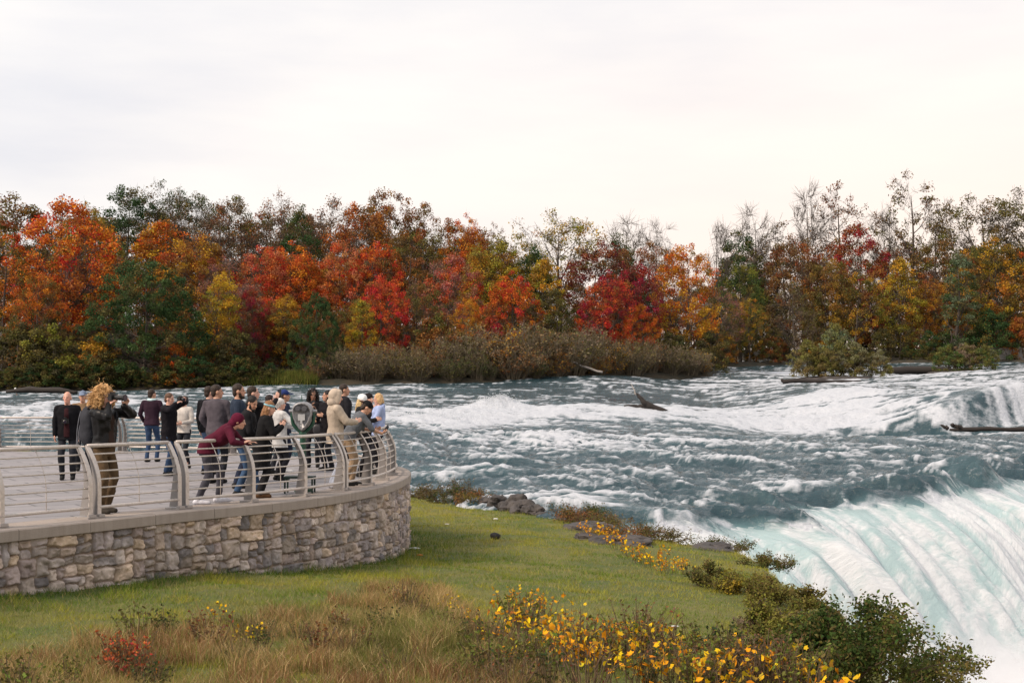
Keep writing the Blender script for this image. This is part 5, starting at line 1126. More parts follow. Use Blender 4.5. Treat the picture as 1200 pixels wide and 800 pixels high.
def ik(S, T, a, b, pole):
    S = np.asarray(S, float); T = np.asarray(T, float); d = T - S; L = np.linalg.norm(d); u = d / (L + 1e-9); L = min(L, a + b - .004); T = S + u * L
    x = (a * a - b * b + L * L) / (2 * L); h = math.sqrt(max(a * a - x * x, 0)); p = np.asarray(pole, float); p = nrm(p - (p @ u) * u); return S + u * x + p * h, T
def hand_shape(A, W, d, nrm_, side, curl=22):
    """palm, four fingers, thumb; d finger direction, nrm_ palm normal, side +1 right hand"""
    d = nrm(d); n = nrm(nrm_ - (nrm_ @ d) * d); l = np.cross(d, n) * side          # l points to the thumb side
    for i, (o, L) in enumerate(zip((.029, .010, -.010, -.028), (.066, .074, .069, .054))):
        k = W + d * (.088 - .004 * abs(i - 1)) + l * o; A.add(*capsule(W + l * o * .6, k, .0125, .0115, 8)); p = k; a = math.radians(curl * .6)
        for f, r in ((.45, .0093), (.32, .0088), (.25, .008)):
            q = p + (d * math.cos(a) + n * math.sin(a)) * L * f * 1.05; A.add(*capsule(p, q, r, r * .95, 7)); p = q; a += math.radians(curl)
    b = W + d * .022 + l * .026; m = b + (d * .55 + l * .62 + n * .35) * .048; e = m + (d * .85 + l * .15 + n * .5) * .034
    A.add(*capsule(b, m, .0135, .0112, 8)); A.add(*capsule(m, e, .0108, .009, 8))

TORSO = [(.84, .150, .115, 0), (.92, .168, .122, -.005), (1.0, .155, .112, 0), (1.10, .142, .104, .005), (1.22, .160, .116, .008), (1.34, .178, .120, .006), (1.42, .165, .100, -.004), (1.47, .105, .076, -.012), (1.51, .062, .060, -.010)]
def loft(rings, n=18):
    th = np.arange(n) * 2 * math.pi / n; V = []
    for z, rx, ry, y in rings:
        c, s = np.cos(th), np.sin(th); V.append(np.stack([rx * np.sign(c) * np.abs(c) ** .85, y + ry * np.sign(s) * np.abs(s) ** .85, np.full(n, z)], 1))
    m = len(V); V = np.concatenate(V); i, j = np.meshgrid(np.arange(m - 1), np.arange(n), indexing='ij'); a = i * n + j; b = i * n + (j + 1) % n
    Q = np.stack([a, b, b + n, a + n], -1).reshape(-1, 4); V = np.concatenate([V, [[0, rings[0][3], rings[0][0]], [0, rings[-1][3], rings[-1][0]]]]); k = np.arange(n)
    return V, [Q, np.concatenate([np.stack([np.full(n, m * n), (k + 1) % n, k], -1), np.stack([np.full(n, m * n + 1), (m - 1) * n + k, (m - 1) * n + (k + 1) % n], -1)])]
LIGHT, TAN, BROWN = (.56, .33, .25), (.42, .235, .155), (.20, .105, .065)
BLK = (.008, .008, .010)
def person(px, Y, H, az, label, top=BLK, hem=.84, legs=(.02, .022, .028), shoe=(.02, .02, .02), skin=LIGHT, hair='short', hcol=(.03, .02, .015), hat=None, hatc=BLK, lean=0, hyaw=0, hpitch=0,
           hands=((.24, .05, .82), (-.24, .05, .82)), hdirs=None, curl=22, poles=((.6, -.5, -.5), (-.6, -.5, -.5)), feet=((.10, 0), (-.10, 0)), female=False, bulk=1.0, sleeve='long', extra=None, inner=None, skirt=False, wr=.012, hem_flare=1.0, footz=(0, 0), z=0.0, roll=0, clear=.36, leather=False):
    k = H / 1.765; seed = int(px * 7 + Y) % 997
    sh = .168 if female else .188; rs = np.array([.93, .95, 1]) if female else np.ones(3)
    lean_r = math.radians(lean)
    def bend(P):
        P = np.array(P, float); P2 = P.reshape(-1, 3).copy(); a = -lean_r * sstep(P2[:, 2], .86, 1.2); y, zz = P2[:, 1], P2[:, 2] - .95
        yn = y * np.cos(a) - zz * np.sin(a); zn = y * np.sin(a) + zz * np.cos(a); P2[:, 1] = yn; P2[:, 2] = zn + .95 - .05 * abs(math.sin(lean_r)); return P2.reshape(P.shape)
    Rl = rotmat('X', -lean * .75); Rh = rotmat('Z', -hyaw) @ Rl @ rotmat('X', -hpitch) @ rotmat('Y', roll)
    neck = bend([0, -.008, 1.49]); hc = neck + Rl @ np.array([0, .022, .132])
    hl = lambda P: np.asarray(P, float) @ Rh.T + hc
    def headadd(A, c, r, n=16, m=11): V, Fs = ellipsoid(c, r, n, m); A.add(hl(V), Fs)
    hips = [np.array([s * .088, -.005, .90]) for s in (1, -1)]; knees, ankles = [], []
    for i, s in enumerate((1, -1)):
        T = np.array([feet[i][0], feet[i][1] - .02, .085 + footz[i]]); K, T = ik(hips[i], T, .43, .425, (s * .1, 1, 0)); knees.append(K); ankles.append(T)
    S = [bend([s * sh, -.012, 1.425]) for s in (1, -1)]; E, Wr = [], []
    for i in range(2): e, w = ik(S[i], hands[i], .295, .255, poles[i]); E.append(e); Wr.append(w)
    # ---- one continuous body
    A = Acc(); tr = [(a, b * (.86 if a < 1.45 else .8) * rs[0], c * .86, d) for a, b, c, d in TORSO]; V, Fs = loft(tr); A.add(bend(V), Fs); A.add(*capsule(bend([0, -.012, 1.44]), hl([0, -.012, -.06]), .058, .052))
    for i in range(2):
        A.add(*capsule(hips[i], knees[i], .078, .052)); A.add(*capsule(knees[i], ankles[i], .053, .036)); A.add(*capsule(ankles[i] + [0, -.03, -.05], ankles[i] + [0, .14, -.055], .036, .03))
        A.add(*capsule(S[i] + nrm(E[i] - S[i]) * .02, E[i], .040, .036)); A.add(*capsule(E[i], Wr[i], .039, .027)); d = nrm(Wr[i] - E[i]); s = 1 - 2 * i
        hd, hn = (d, np.array([-s, .2, 0.])) if hdirs is None else (np.array(hdirs[i][0], float), np.array(hdirs[i][1], float)); hand_shape(A, Wr[i] - d * .01, hd, hn, s, curl)
    headadd(A, (0, -.008, .030), (.074, .092, .098)); headadd(A, (0, .022, -.025), (.059, .074, .093)); headadd(A, (0, .045, -.083), (.043, .046, .036)); headadd(A, (0, .092, -.062), (.022, .009, .010)); headadd(A, (0, .078, .030), (.045, .014, .012))
    A.add(*capsule(hl([0, .090, .012]), hl([0, .109, -.022]), .010, .0145, 8)); headadd(A, (.076, -.004, -.006), (.012, .026, .033)); headadd(A, (-.076, -.004, -.006), (.012, .026, .033))
    A.V = [v * k for v in A.V]
    sk = np.array(skin)
    def paint(V):
        P = (V / k - hc) @ Rh; c = np.tile(sk, (len(V), 1))
        def dab(q, r, col, a): 
            m = np.exp(-(((P - np.array(q)) / np.array(r)) ** 2).sum(1))[:, None] * a; return c * (1 - m) + np.array(col) * m
        for s in (1, -1):
            c = dab((s * .031, .084, .008), (.014, .02, .008), (.03, .02, .018), .95); c = dab((s * .033, .088, .034), (.02, .02, .007), np.array(hcol) * .8, .7); c = dab((s * .042, .07, -.03), (.025, .03, .02), sk * np.array([1.15, .8, .75]), .5)
        c = dab((0, .10, -.062), (.022, .02, .009), sk * np.array([.9, .5, .5]), .8)
        return c
    a = math.radians(az); base = np.array([(px - 600) * Y / F, Y, z])
    i = np.argmin(((PATH - base[:2]) ** 2).sum(1)); _p, _t, _o = path(_S[i]); sd = float((base[:2] - _p[0]) @ _o[0])
    for _q in range(60):                                        # step back from the railing until clear of it
        if sd <= -clear: break
        if _q < 36: base[:2] *= (base[1] + .05) / base[1]
        else: base[:2] -= _o[0] * .05
        i = np.argmin(((PATH - base[:2]) ** 2).sum(1)); _p, _t, _o = path(_S[i]); sd = float((base[:2] - _p[0]) @ _o[0])
    body = remesh(A, .0085 * k, 'person', M_skin, 2, 0, 9, seed, paint); body.location = base; body.rotation_euler[2] = -a; tag(body, label, 'person', None)
    R = np.array([[math.cos(a), math.sin(a), 0], [-math.sin(a), math.cos(a), 0], [0, 0, 1]]); w2 = lambda p: base + R @ (np.asarray(p, float) * k)
    def part(A, name, mat, vox=.012, wr_=0, sm=3, wf=9): A.V = [v * k for v in A.V]; return remesh(A, vox * k, name, mat, sm, wr_ * k, wf, seed + len(name), None, body)
    # ---- trousers / skirt
    th = .014 * bulk
    A = Acc(); V, Fs = loft([(.80, .10, .09, 0), (.86, .160 * rs[0], .125, 0), (.94, .172 * rs[0], .130, -.004), (1.03, .156 * rs[0], .118, 0)]); A.add(bend(V), Fs)
    for i in range(2): A.add(*capsule(hips[i], knees[i], .090, .067)); A.add(*capsule(knees[i], ankles[i] + [0, -.004, .02], .066, .054 * bulk))
    part(A, 'trousers', cloth(legs), .012, .013, 3, 8)
    for i in range(2):
        A = Acc(); c = ankles[i]; A.add(*capsule(c + [0, -.045, -.045], c + [0, .06, -.04], .046, .046)); A.add(*capsule(c + [0, .03, -.048], c + [0, .165, -.052], .047, .036)); A.add(*capsule(c + [0, -.01, .0], c + [0, -.02, -.05], .05, .046)); A.V = [np.stack([v[:, 0], v[:, 1], np.maximum(v[:, 2], .002 + footz[i])], 1) for v in A.V]
        part(A, 'shoe', cloth(shoe), .010, 0, 2)
    # ---- top garment
    if sleeve == 'short' or inner is not None: pass
    g = .020 * bulk + .006; rings = [(zz, b * rs[0] + g, c + g, d) for zz, b, c, d in TORSO if zz > hem + .03 and zz < 1.5]
    lo = [(hem, (.172 * rs[0] + g * 1.1) * hem_flare, (.125 + g * 1.2) * (1 + (hem_flare - 1) * .7), 0)]
    if hem < .7: lo.append((.80, .172 * rs[0] + g, .128 + g, 0))
    A = Acc(); V, Fs = loft(lo + rings); A.add(bend(V), Fs)
    for i in range(2):
        A.add(*capsule(S[i] + nrm(E[i] - S[i]) * .01, E[i], .070 * (1 + .3 * (bulk - 1)), .054 * bulk)); A.add(*capsule(S[i], bend([0, -.012, 1.43]), .066, .075))
        if sleeve == 'long': A.add(*capsule(E[i], Wr[i] - nrm(Wr[i] - E[i]) * .015, .053 * bulk, .042 * bulk))
    V, Fs = tube(bend(np.array([[.075 * math.cos(q), -.012 + .072 * math.sin(q), 1.475 + .012 * math.sin(q) * -1] for q in np.linspace(0, 6.283, 15)])), .022 * bulk, 8); A.add(V, Fs)
    if extra == 'hood_down': V, Fs = ellipsoid((0, -.085, 1.475), (.10, .06, .065), 14, 9); A.add(bend(V), Fs)
    part(A, 'jacket' if hem < .95 else 'sweater', simple('leather', top, .36, 0, .5, 14, .5, .18) if leather else cloth(top), .0125, wr * (1.5 if leather else 1), 3, 8)
    if inner is not None:                                                     # shirt showing in the open front
        A = Acc(); V, Fs = loft([(hem + .05, .060, .03, .122 + g * .6), (1.15, .052, .03, .098 + g * .8), (1.3, .052, .03, .112 + g), (1.40, .050, .03, .085 + g), (1.46, .04, .02, .06)]); A.add(bend(V), Fs); part(A, 'shirt', cloth(inner), .011, .004)
    # ---- hair and hats
    A = Acc(); hw, hf = .004, 40
    if hair in ('short', 'long', 'curly_long', 'bob', 'grey_curl', 'bun'):
        headadd(A, (0, -.020, .046), (.083, .097, .093)); headadd(A, (0, -.062, -.02), (.069, .048, .072))
    if hair == 'beard': headadd(A, (0, -.020, .046), (.083, .097, .093)); headadd(A, (0, -.062, -.02), (.069, .048, .072)); headadd(A, (0, .052, -.098), (.05, .048, .038)); headadd(A, (.05, .025, -.06), (.018, .03, .05)); headadd(A, (-.05, .025, -.06), (.018, .03, .05))
    if hair == 'bald': headadd(A, (.062, -.035, -.005), (.024, .05, .04)); headadd(A, (-.062, -.035, -.005), (.024, .05, .04)); headadd(A, (0, -.082, -.01), (.06, .022, .045))
    if hair == 'long':
        for s in (1, -1): headadd(A, (s * .068, -.025, -.09), (.026, .052, .13))
        headadd(A, (0, -.08, -.12), (.088, .040, .19)); hw = .008
    if hair == 'bob':
        for s in (1, -1): headadd(A, (s * .072, -.012, -.03), (.026, .06, .085))
        headadd(A, (0, -.075, -.03), (.086, .045, .10)); hw = .009
    if hair == 'curly_long':
        headadd(A, (0, -.03, .04), (.11, .11, .115)); hw, hf = .024, 26
        for s in (1, -1): headadd(A, (s * .095, -.02, -.08), (.045, .065, .15))
        headadd(A, (0, -.09, -.13), (.11, .05, .19))
    if hair == 'grey_curl': headadd(A, (0, -.026, .04), (.098, .108, .100)); hw, hf = .014, 34
    if hair == 'big_curl':
        headadd(A, (0, -.045, .055), (.160, .128, .145)); headadd(A, (0, -.07, -.06), (.145, .095, .13)); hw, hf = .045, 24
        for s in (1, -1): headadd(A, (s * .118, -.012, -.045), (.055, .075, .125))
    if hair == 'bun': headadd(A, (0, -.125, .04), (.045, .045, .045))
    if hair in ('big_curl', 'curly_long', 'grey_curl'):
        Bc = Acc(); rc = np.random.default_rng(seed); nb, L, er = (520, .12, (.165, .14, .15)) if hair == 'big_curl' else (240, .09, (.11, .11, .115)) if hair == 'curly_long' else (200, .045, (.096, .105, .098))
        for _ in range(nb):
            d = nrm(rc.normal(size=3)); 
            if d[1] > .35 and d[2] < .45: continue
            if hair == 'grey_curl' and d[2] < -.5: continue
            p0 = d * np.array(er) * rc.uniform(.8, 1.0) + [0, -.04, .02]; ax = nrm(d * .7 + np.array([0, 0, -.9]) + rc.normal(0, .3, 3)); e1 = nrm(np.cross(ax, d)); e2 = np.cross(ax, e1); tt = np.linspace(0, 1, 14); r0_ = rc.uniform(.007, .014)
            P = p0 + ax * (tt * L * rc.uniform(.6, 1.3))[:, None] + r0_ * (np.cos(tt * 12)[:, None] * e1 + np.sin(tt * 12)[:, None] * e2); Bc.add(*tube(hl(P) * k, .0042 * k * (1 - .5 * tt), 4, False))
        link('curls', Bc.mesh('curls', True), hair_mat(tuple(hcol)), body)
    if hair and A.V: part(A, 'hair', hair_mat(tuple(hcol)), .0085, hw, 2, hf)
    if hat:
        A = Acc(); nm = 'cap'
        if hat == 'beanie': headadd(A, (0, -.014, .056), (.093, .108, .090)); headadd(A, (0, -.014, .03), (.094, .109, .035)); nm = 'beanie'
        if hat == 'headband': headadd(A, (0, -.012, .048), (.092, .106, .04)); nm = 'headband'
        if hat in ('cap', 'cap_back'):
            s = 1 if hat == 'cap' else -1; headadd(A, (0, -.012, .062), (.090, .106, .085)); V, Fs = ellipsoid((0, 0, 0), (.070, .085, .011), 16, 9, rotmat('X', -8 * s)); A.add(hl(V + [0, s * .125 - .01, .052]), Fs); A.add(*capsule(hl([0, -.012, .14]), hl([0, -.012, .15]), .01, .009))
        if hat == 'hood':
            headadd(A, (0, -.030, .022), (.108, .118, .136)); headadd(A, (0, -.055, -.10), (.125, .095, .085)); headadd(A, (0, .025, .085), (.088, .07, .07)); nm = 'hood'
            for s in (1, -1): headadd(A, (s * .078, .02, -.02), (.03, .065, .115))
        if hat == 'soft_hood': headadd(A, (0, -.03, .035), (.100, .115, .110)); headadd(A, (0, -.09, -.05), (.095, .085, .09)); headadd(A, (0, -.13, -.10), (.09, .07, .07)); nm = 'hood'
        part(A, nm, cloth(hatc), .0095, .004, 2, 14)
    if extra == 'scarf': A = Acc(); V, Fs = tube(bend(np.array([[.082 * math.cos(q), -.005 + .08 * math.sin(q), 1.495] for q in np.linspace(0, 6.283, 15)])), .035, 8); A.add(V, Fs); part(A, 'collar', cloth((.50, .66, .68)), .011, .008)
    return dict(w=w2, wr=Wr, hc=hc, hl=hl, k=k, bend=bend, az=a, E=E, body=body)

M_blackplastic = simple('black_plastic', (.012, .012, .013), .35, 0, .2, 40, .1)
def phone(p, label, d=(0, 0, 1.0), face=(0, -1.0, 0), s=1.0, cover=(.02, .02, .022)):
    d = nrm(d); f = nrm(np.asarray(face, float) - (np.asarray(face) @ d) * d); l = np.cross(d, f); R = np.stack([l, f, d], 1); root = empty('phone', p); tag(root, label, 'phone')
    me = bpy.data.meshes.new('case'); A = Acc(); A.add(*box((0, 0, 0), (.076 * s, .010, .155 * s), R)); link('case', A.mesh('case'), simple('phone_case_%d' % int(cover[0] * 99), cover, .4), root)
    A = Acc(); A.add(*box(R @ np.array([0, .006, 0]), (.070 * s, .003, .148 * s), R)); link('screen', A.mesh('screen'), simple('phone_glass', (.01, .011, .014), .08, 0, .1), root); return root
def camera_thing(p, d, label, lens=.2, lr=.043, up=(0, 0, 1), name='camera'):
    d = nrm(d); l = nrm(np.cross(d, up)); u = np.cross(l, d); R = np.stack([l, d, u], 1); root = empty(name, p); tag(root, label, 'camera'); T = lambda v: np.asarray(v, float) @ R.T
    A = Acc(); A.add(*box(T((0, 0, 0)), (.135, .06, .09), R)); A.add(*box(T((0, 0, .055)), (.055, .055, .035), R)); A.add(*box(T((.055, .02, -.005)), (.03, .045, .085), R)); link('body', A.mesh('body'), M_blackplastic, root)
    q = np.array([T((0, y, -.005)) for y in (.03, .05, .052, lens * .5, lens * .52, lens * .8, lens * .82, lens)]); A = Acc(); A.add(*tube(q, np.array([.036, .036, .034, .034, .038, .038, .042, lr]), 18)); link('lens', A.mesh('lens'), M_blackplastic, root)
    A = Acc(); A.add(*tube(np.array([T((0, lens + .0005, -.005)), T((0, lens + .004, -.005))]), [lr * .82] * 2, 18)); link('lens_glass', A.mesh('lens_glass'), simple('lens_glass', (.02, .012, .03), .05, 0, .1), root); return root

def build_people():
    NAVY = (.018, .024, .045); JEAN = (.03, .055, .11); GREY = (.12, .12, .13)
    def Yf(fy): return F * HC / (fy - HY)
    # the photographer in front
    P = person(122, Yf(601), 1.77, 118, 'photographer with big curly blond hair and backpack aiming a long lens to the right', clear=.30, top=(.009, .009, .010), hem=.93, legs=(.09, .06, .034), shoe=(.04, .035, .03), hair='big_curl', hcol=(.46, .27, .115), hands=((.07, .15, 1.535), (-.06, .31, 1.515)), hdirs=(((-.35, .6, .65), (-.6, .3, -.1)), ((-.15, .5, .85), (.75, .4, -.3))), curl=38, poles=((.7, -.05, -.75), (-.9, .1, -.5)), inner=(.035, .022, .018), bulk=1.2, leather=True, feet=((.13, .06), (-.12, -.05)), hpitch=0)
    w = P['w']; c = w((.012, .175, 1.635)); d = w((-.0, 1.2, 1.62)) - w((0, .2, 1.635)); camera_thing(c, d, 'black camera with a long lens held up by the curly haired photographer', .235, .047)
    # backpack worn by the photographer
    root = empty('backpack', w((0, -.24, 1.05))); root.rotation_euler[2] = -P['az']; tag(root, 'dark grey backpack with loose pale straps on the curly haired photographer', 'backpack')
    A = Acc(); V, Fs = ellipsoid((0, 0, .17), (.17, .125, .30), 22, 15); V = np.sign(V - [0, 0, .17]) * np.abs((V - [0, 0, .17]) / [.17, .125, .30]) ** .72 * [.17, .125, .30] + [0, 0, .17]; A.add(V, Fs); A.add(*ellipsoid((0, -.11, .06), (.12, .06, .15), 18, 11)); b = remesh(A, .012, 'bag', cloth((.035, .037, .045)), 2, .010, 8, 5); b.parent = root
    rr = np.random.default_rng(11)
    for i in range(9):
        x = rr.uniform(-.17, .19); z = rr.uniform(.3, .46); q = np.array([[x, -.08, z], [x + rr.uniform(.02, .1), -.15, z - .12], [x + rr.normal(0, .06), -.17, z - .25], [x + rr.normal(0, .08), -.13, z - .42 + rr.normal(0, .1)]]); A = Acc(); A.add(*tube(bezier(q[0], (q[1] + q[2]) / 2, q[3], 9), .0065, 5)); link('strap', A.mesh('strap'), simple('strap_webbing', (.16, .17, .20), .6), root)
    for s in (1, -1):
        q = np.array([[s * .12, .05, .42], [s * .15, .18, .47], [s * .15, .33, .36], [s * .14, .33, .16], [s * .15, .16, .02]]); q = spline(q, 5); A = Acc(); A.add(*tube(q, .018, 6, True, (0, 0, 1), .45)); link('shoulder_strap', A.mesh('shoulder_strap'), cloth((.03, .032, .04)), root)
    # left group
    P = person(79, Yf(562), 1.73, 168, 'bald man in black jacket and trousers standing behind the photographer, camera on his chest', skin=(.56, .30, .22), hair='bald', hcol=(.40, .38, .36), hyaw=12, hem=.80, bulk=1.1, inner=(.03, .010, .012))
    w = P['w']; camera_thing(w((.02, .19, 1.17)), w((.02, 1, .9)) - w((.02, 0, 1.05)), 'small silver camera hanging on the chest of the bald man', .07, .028)
    person(97, 29.6, 1.74, 165, 'man in a blue grey cap half hidden behind the bald man', top=(.20, .13, .075), hair='short', hcol=(.2, .18, .17), hat='cap', hatc=(.16, .20, .28), hyaw=10, skin=TAN)
    person(107, 27.6, 1.56, 60, 'blond person half hidden behind the backpack of the photographer', top=(.03, .03, .04), hair='bob', hcol=(.50, .30, .14), female=True)
    person(178, Yf(541), 1.79, 5, 'man seen from behind in dark plum sweater with pale blue collar and jeans', top=(.028, .014, .024), legs=JEAN, hair='short', skin=TAN, extra='scarf', hands=((.17, .2, 1.05), (-.22, .12, .95)), hem=.88, feet=((.1, .08), (-.1, -.05)), hyaw=35)
    P = person(198, Yf(557), 1.70, 112, 'man in black coat and blue jeans bending his arms high to take a picture', top=(.010, .009, .012), hem=.74, legs=JEAN, hair='short', hcol=(.10, .055, .035), hyaw=-8, hpitch=8, hands=((.12, .27, 1.53), (-.06, .34, 1.56)), hdirs=(((-.4, .6, .5), (-.5, .4, -.3)), ((.3, .3, .8), (.6, .5, -.3))), poles=((.9, .2, -.5), (-.8, .35, .35)), curl=36, bulk=1.1, feet=((.1, .03), (-.1, -.03)))
    w = P['w']; camera_thing(w((.02, .30, 1.62)), w((0, 1.3, 1.62)) - w((0, .3, 1.62)), 'black camera held by the man bending his arms high', .10, .036)
    person(216, 30.6, 1.63, 200, 'person in pale grey jacket and black trousers behind the man taking a picture', top=(.46, .43, .40), hem=.86, hair='short', hyaw=20, hands=((.1, .24, 1.12), (-.1, .24, 1.10)), female=True, skirt=True)
    # middle group
    person(254, 25.6, 1.86, 14, 'tall man in a plain grey coat seen from behind', top=(.08, .07, .082), hem=.66, hair='short', skin=TAN, hyaw=55, hands=((.14, .22, 1.0), (-.2, .12, .95)), bulk=1.1)
    person(245, 28.4, 1.84, 20, 'dark haired person in black hidden behind the tall man in the grey coat', top=BLK, legs=(.09, .14, .24), hair='short', hyaw=30)
    P = person(242, Yf(590.5), 1.66, 84, 'woman in maroon hooded top bending forward over the rail', top=(.070, .009, .022), hem=.86, legs=(.055, .055, .07), shoe=(.55, .56, .62), hair='short', hat='soft_hood', hatc=(.080, .008, .024), lean=52, hyaw=12, hpitch=-28, hands=((.16, .60, .99), (-.12, .66, .98)), hdirs=(((-.3, .6, .3), (0, -.4, -1)), ((.2, .8, .2), (0, -.2, -1))), poles=((.9, -.2, -.3), (-.9, -.2, -.2)), female=True, feet=((.10, -.10), (-.10, .20)), footz=(0, .02), skin=(.50, .28, .2), wr=.009)
    person(279, 24.3, 1.87, 78, 'man with short black hair and beard in a blue grey denim jacket, looking right', top=(.024, .034, .055), hair='beard', skin=TAN, hyaw=8, legs=NAVY)
    P = person(296, 25.2, 1.83, 70, 'dark haired man in black holding a phone up, right of the denim jacket man', top=BLK, hair='short', skin=LIGHT, hyaw=10, hands=((.06, .42, 1.52), (-.22, .1, .95)), hdirs=(((0, .2, 1), (-1, .2, 0)), ((0, .3, -1), (1, 0, 0))), curl=34)
    phone(P['w']((.05, .47, 1.62)), 'dark phone held up above the heads in the middle group', face=(-.3, -1, 0))
    P = person(284, Yf(580.5), 1.69, 84, 'bearded smiling man in shiny black jacket and jeans leaning on the rail', top=(.014, .014, .016), hem=.86, legs=(.04, .075, .14), hair='beard', hcol=(.014, .011, .010), skin=TAN, lean=14, hyaw=38, hpitch=12, hands=((.12, .33, .98), (-.10, .36, .99)), hdirs=(((-.5, .7, 0), (0, 0, -1)), ((.5, .7, 0), (0, 0, -1))), feet=((.10, -.05), (-.12, .28)), bulk=1.15)
    P = person(306, Yf(583), 1.60, 76, 'woman in long black padded coat and pale blue headband raising both hands', top=(.010, .010, .011), hem=.50, hem_flare=1.05, legs=(.013, .013, .015), shoe=(.075, .04, .02), hair='long', hcol=(.22, .11, .05), hat='headband', hatc=(.22, .42, .48), lean=12, hyaw=10, hpitch=6, hands=((.10, .36, 1.27), (-.08, .38, 1.30)), hdirs=(((-.3, .5, .8), (-.8, 0, .1)), ((.3, .5, .8), (.8, 0, .1))), curl=42, poles=((.6, -.3, -.8), (-.6, -.3, -.8)), female=True, bulk=1.25, wr=.012)
    P = person(328, Yf(562.5), 1.60, 52, 'white haired woman in a long pale grey knitted jacket', top=(.50, .50, .50), hem=.70, legs=(.018, .018, .022), hair='grey_curl', hcol=(.62, .59, .56), hyaw=15, hands=((.20, .34, 1.16), (-.08, .38, 1.12)), hdirs=(((-.2, .8, .3), (-.9, 0, 0)), ((.2, .8, .3), (.9, 0, 0))), female=True, bulk=1.1, poles=((.8, -.2, -.5), (-.6, -.3, -.8)))
    person(316, 28.6, 1.66, 40, 'woman with dark hair in dark clothes behind the white haired woman', top=(.014, .013, .018), hair='long', hcol=(.02, .013, .012), female=True, hyaw=30)
    person(333, Yf(553.5), 1.76, 74, 'man in dark navy clothes wearing a bright navy baseball cap', top=NAVY, legs=NAVY, shoe=(.6, .6, .6), hair='short', hcol=(.06, .04, .03), hat='cap', hatc=(.02, .035, .13), skin=TAN, hands=((.12, .30, 1.2), (-.1, .32, 1.2)))
    P = person(367, 31.0, 1.78, 178, 'woman with long curly black hair facing the camera and reading her phone', top=(.012, .011, .013), hem=.66, hair='curly_long', hcol=(.014, .010, .009), skin=BROWN, hpitch=16, hyaw=-14, hands=((.0, .27, 1.35), (-.09, .26, 1.30)), hdirs=(((-.2, .3, .8), (-.8, .2, 0)), ((.3, .4, .6), (.8, .2, 0))), curl=36, female=True)
    phone(P['w']((-.03, .30, 1.43)), 'phone in the hands of the woman with long curly black hair', face=(.2, 1, .3))
    P = person(384, 29.8, 1.76, 215, 'woman with long straight black hair in a black coat with a bag', top=(.010, .009, .011), hem=.60, hair='long', hcol=(.012, .009, .009), skin=TAN, hyaw=35, female=True, bulk=1.1, hands=((.16, .2, 1.1), (-.12, .26, 1.2)))
    w = P['w']; root = empty('handbag', w((.22, .05, .80))); tag(root, 'small dark grey bag hanging beside the woman with straight black hair', 'bag'); A = Acc(); V, Fs = ellipsoid((0, 0, .1), (.13, .06, .11), 16, 11); A.add(np.sign(V - [0, 0, .1]) * np.abs((V - [0, 0, .1]) / [.13, .06, .11]) ** .6 * [.13, .06, .11] + [0, 0, .1], Fs); link('bag', A.mesh('bag', True), simple('bag_leather', (.03, .03, .035), .45), root); A = Acc(); A.add(*tube(bezier(np.array([-.1, 0, .18]), np.array([0, 0, .75]), np.array([.1, 0, .18]), 12), .008, 6)); link('strap', A.mesh('strap'), simple('bag_leather', (.03, .03, .035), .45), root)
    # right group
    person(403, 30.6, 1.90, 60, 'tall black haired man mostly hidden behind the beige hooded person', top=(.016, .016, .02), hair='short', hyaw=20, skin=TAN)
    P = person(393, Yf(574), 1.76, 72, 'person with hood up in a beige padded jacket and pale blue trousers', top=(.40, .335, .27), hem=.80, legs=(.30, .33, .40), shoe=(.25, .25, .27), hair='short', hat='hood', hatc=(.42, .35, .285), hyaw=8, hpitch=10, hands=((.08, .36, 1.18), (-.08, .38, 1.18)), hdirs=(((-.3, .8, .4), (-.8, .2, 0)), ((.3, .8, .4), (.8, .2, 0))), curl=36, bulk=1.35, wr=.011, poles=((.7, -.3, -.6), (-.7, -.3, -.6)))
    P = person(408, Yf(570.5), 1.68, 70, 'man in grey shirt and backwards black cap leaning on the rail with a phone', top=(.10, .11, .125), hem=.92, legs=(.28, .20, .13), hair='short', hat='cap_back', hatc=(.012, .012, .014), skin=(.50, .28, .19), lean=33, hyaw=6, hpitch=8, sleeve='short', hands=((.16, .62, 1.0), (-.12, .56, 1.05)), hdirs=(((-.4, .9, .25), (-.4, 0, .8)), ((.3, .8, .4), (.8, 0, .2))), curl=32, feet=((.1, -.06), (-.1, .12)), poles=((.8, -.5, -.5), (-.8, -.3, -.5)))
    phone(P['w']((.10, .72, 1.08)), 'phone held over the rail by the man in the backwards cap', d=(.5, -.2, .7), face=(-.6, -.6, .4))
    P = person(424, 27.6, 1.67, 96, 'woman in a white cap with long blond hair and dark jacket', top=(.016, .016, .018), hem=.80, legs=(.012, .012, .014), hair='long', hcol=(.50, .36, .18), hat='beanie', hatc=(.68, .70, .72), female=True, hands=((.1, .33, 1.22), (-.1, .34, 1.22)), hpitch=12, curl=36, hyaw=15)
    person(432, 29.4, 1.69, 130, 'dark haired person in a black hat hidden between the white cap and the blond woman', top=(.02, .016, .016), hair='short', hat='beanie', hatc=(.015, .013, .014), hands=((.04, .25, 1.42), (-.1, .26, 1.38)), hdirs=(((-.2, .3, .9), (-.6, -.4, 0)), ((.2, .3, .9), (.6, -.4, 0))), curl=34)
    P = person(444, 27.3, 1.69, 258, 'blond woman in a pale blue jacket facing left at the end of the rail', top=(.30, .37, .58), hem=.84, legs=(.014, .014, .018), hair='bob', hcol=(.52, .34, .17), female=True, extra='hood_down', hands=((.10, .32, 1.17), (-.08, .33, 1.18)), hdirs=(((-.3, .8, .4), (-.8, .2, 0)), ((.3, .8, .4), (.8, .2, 0))), curl=36, hpitch=12, hyaw=-6, bulk=1.15)
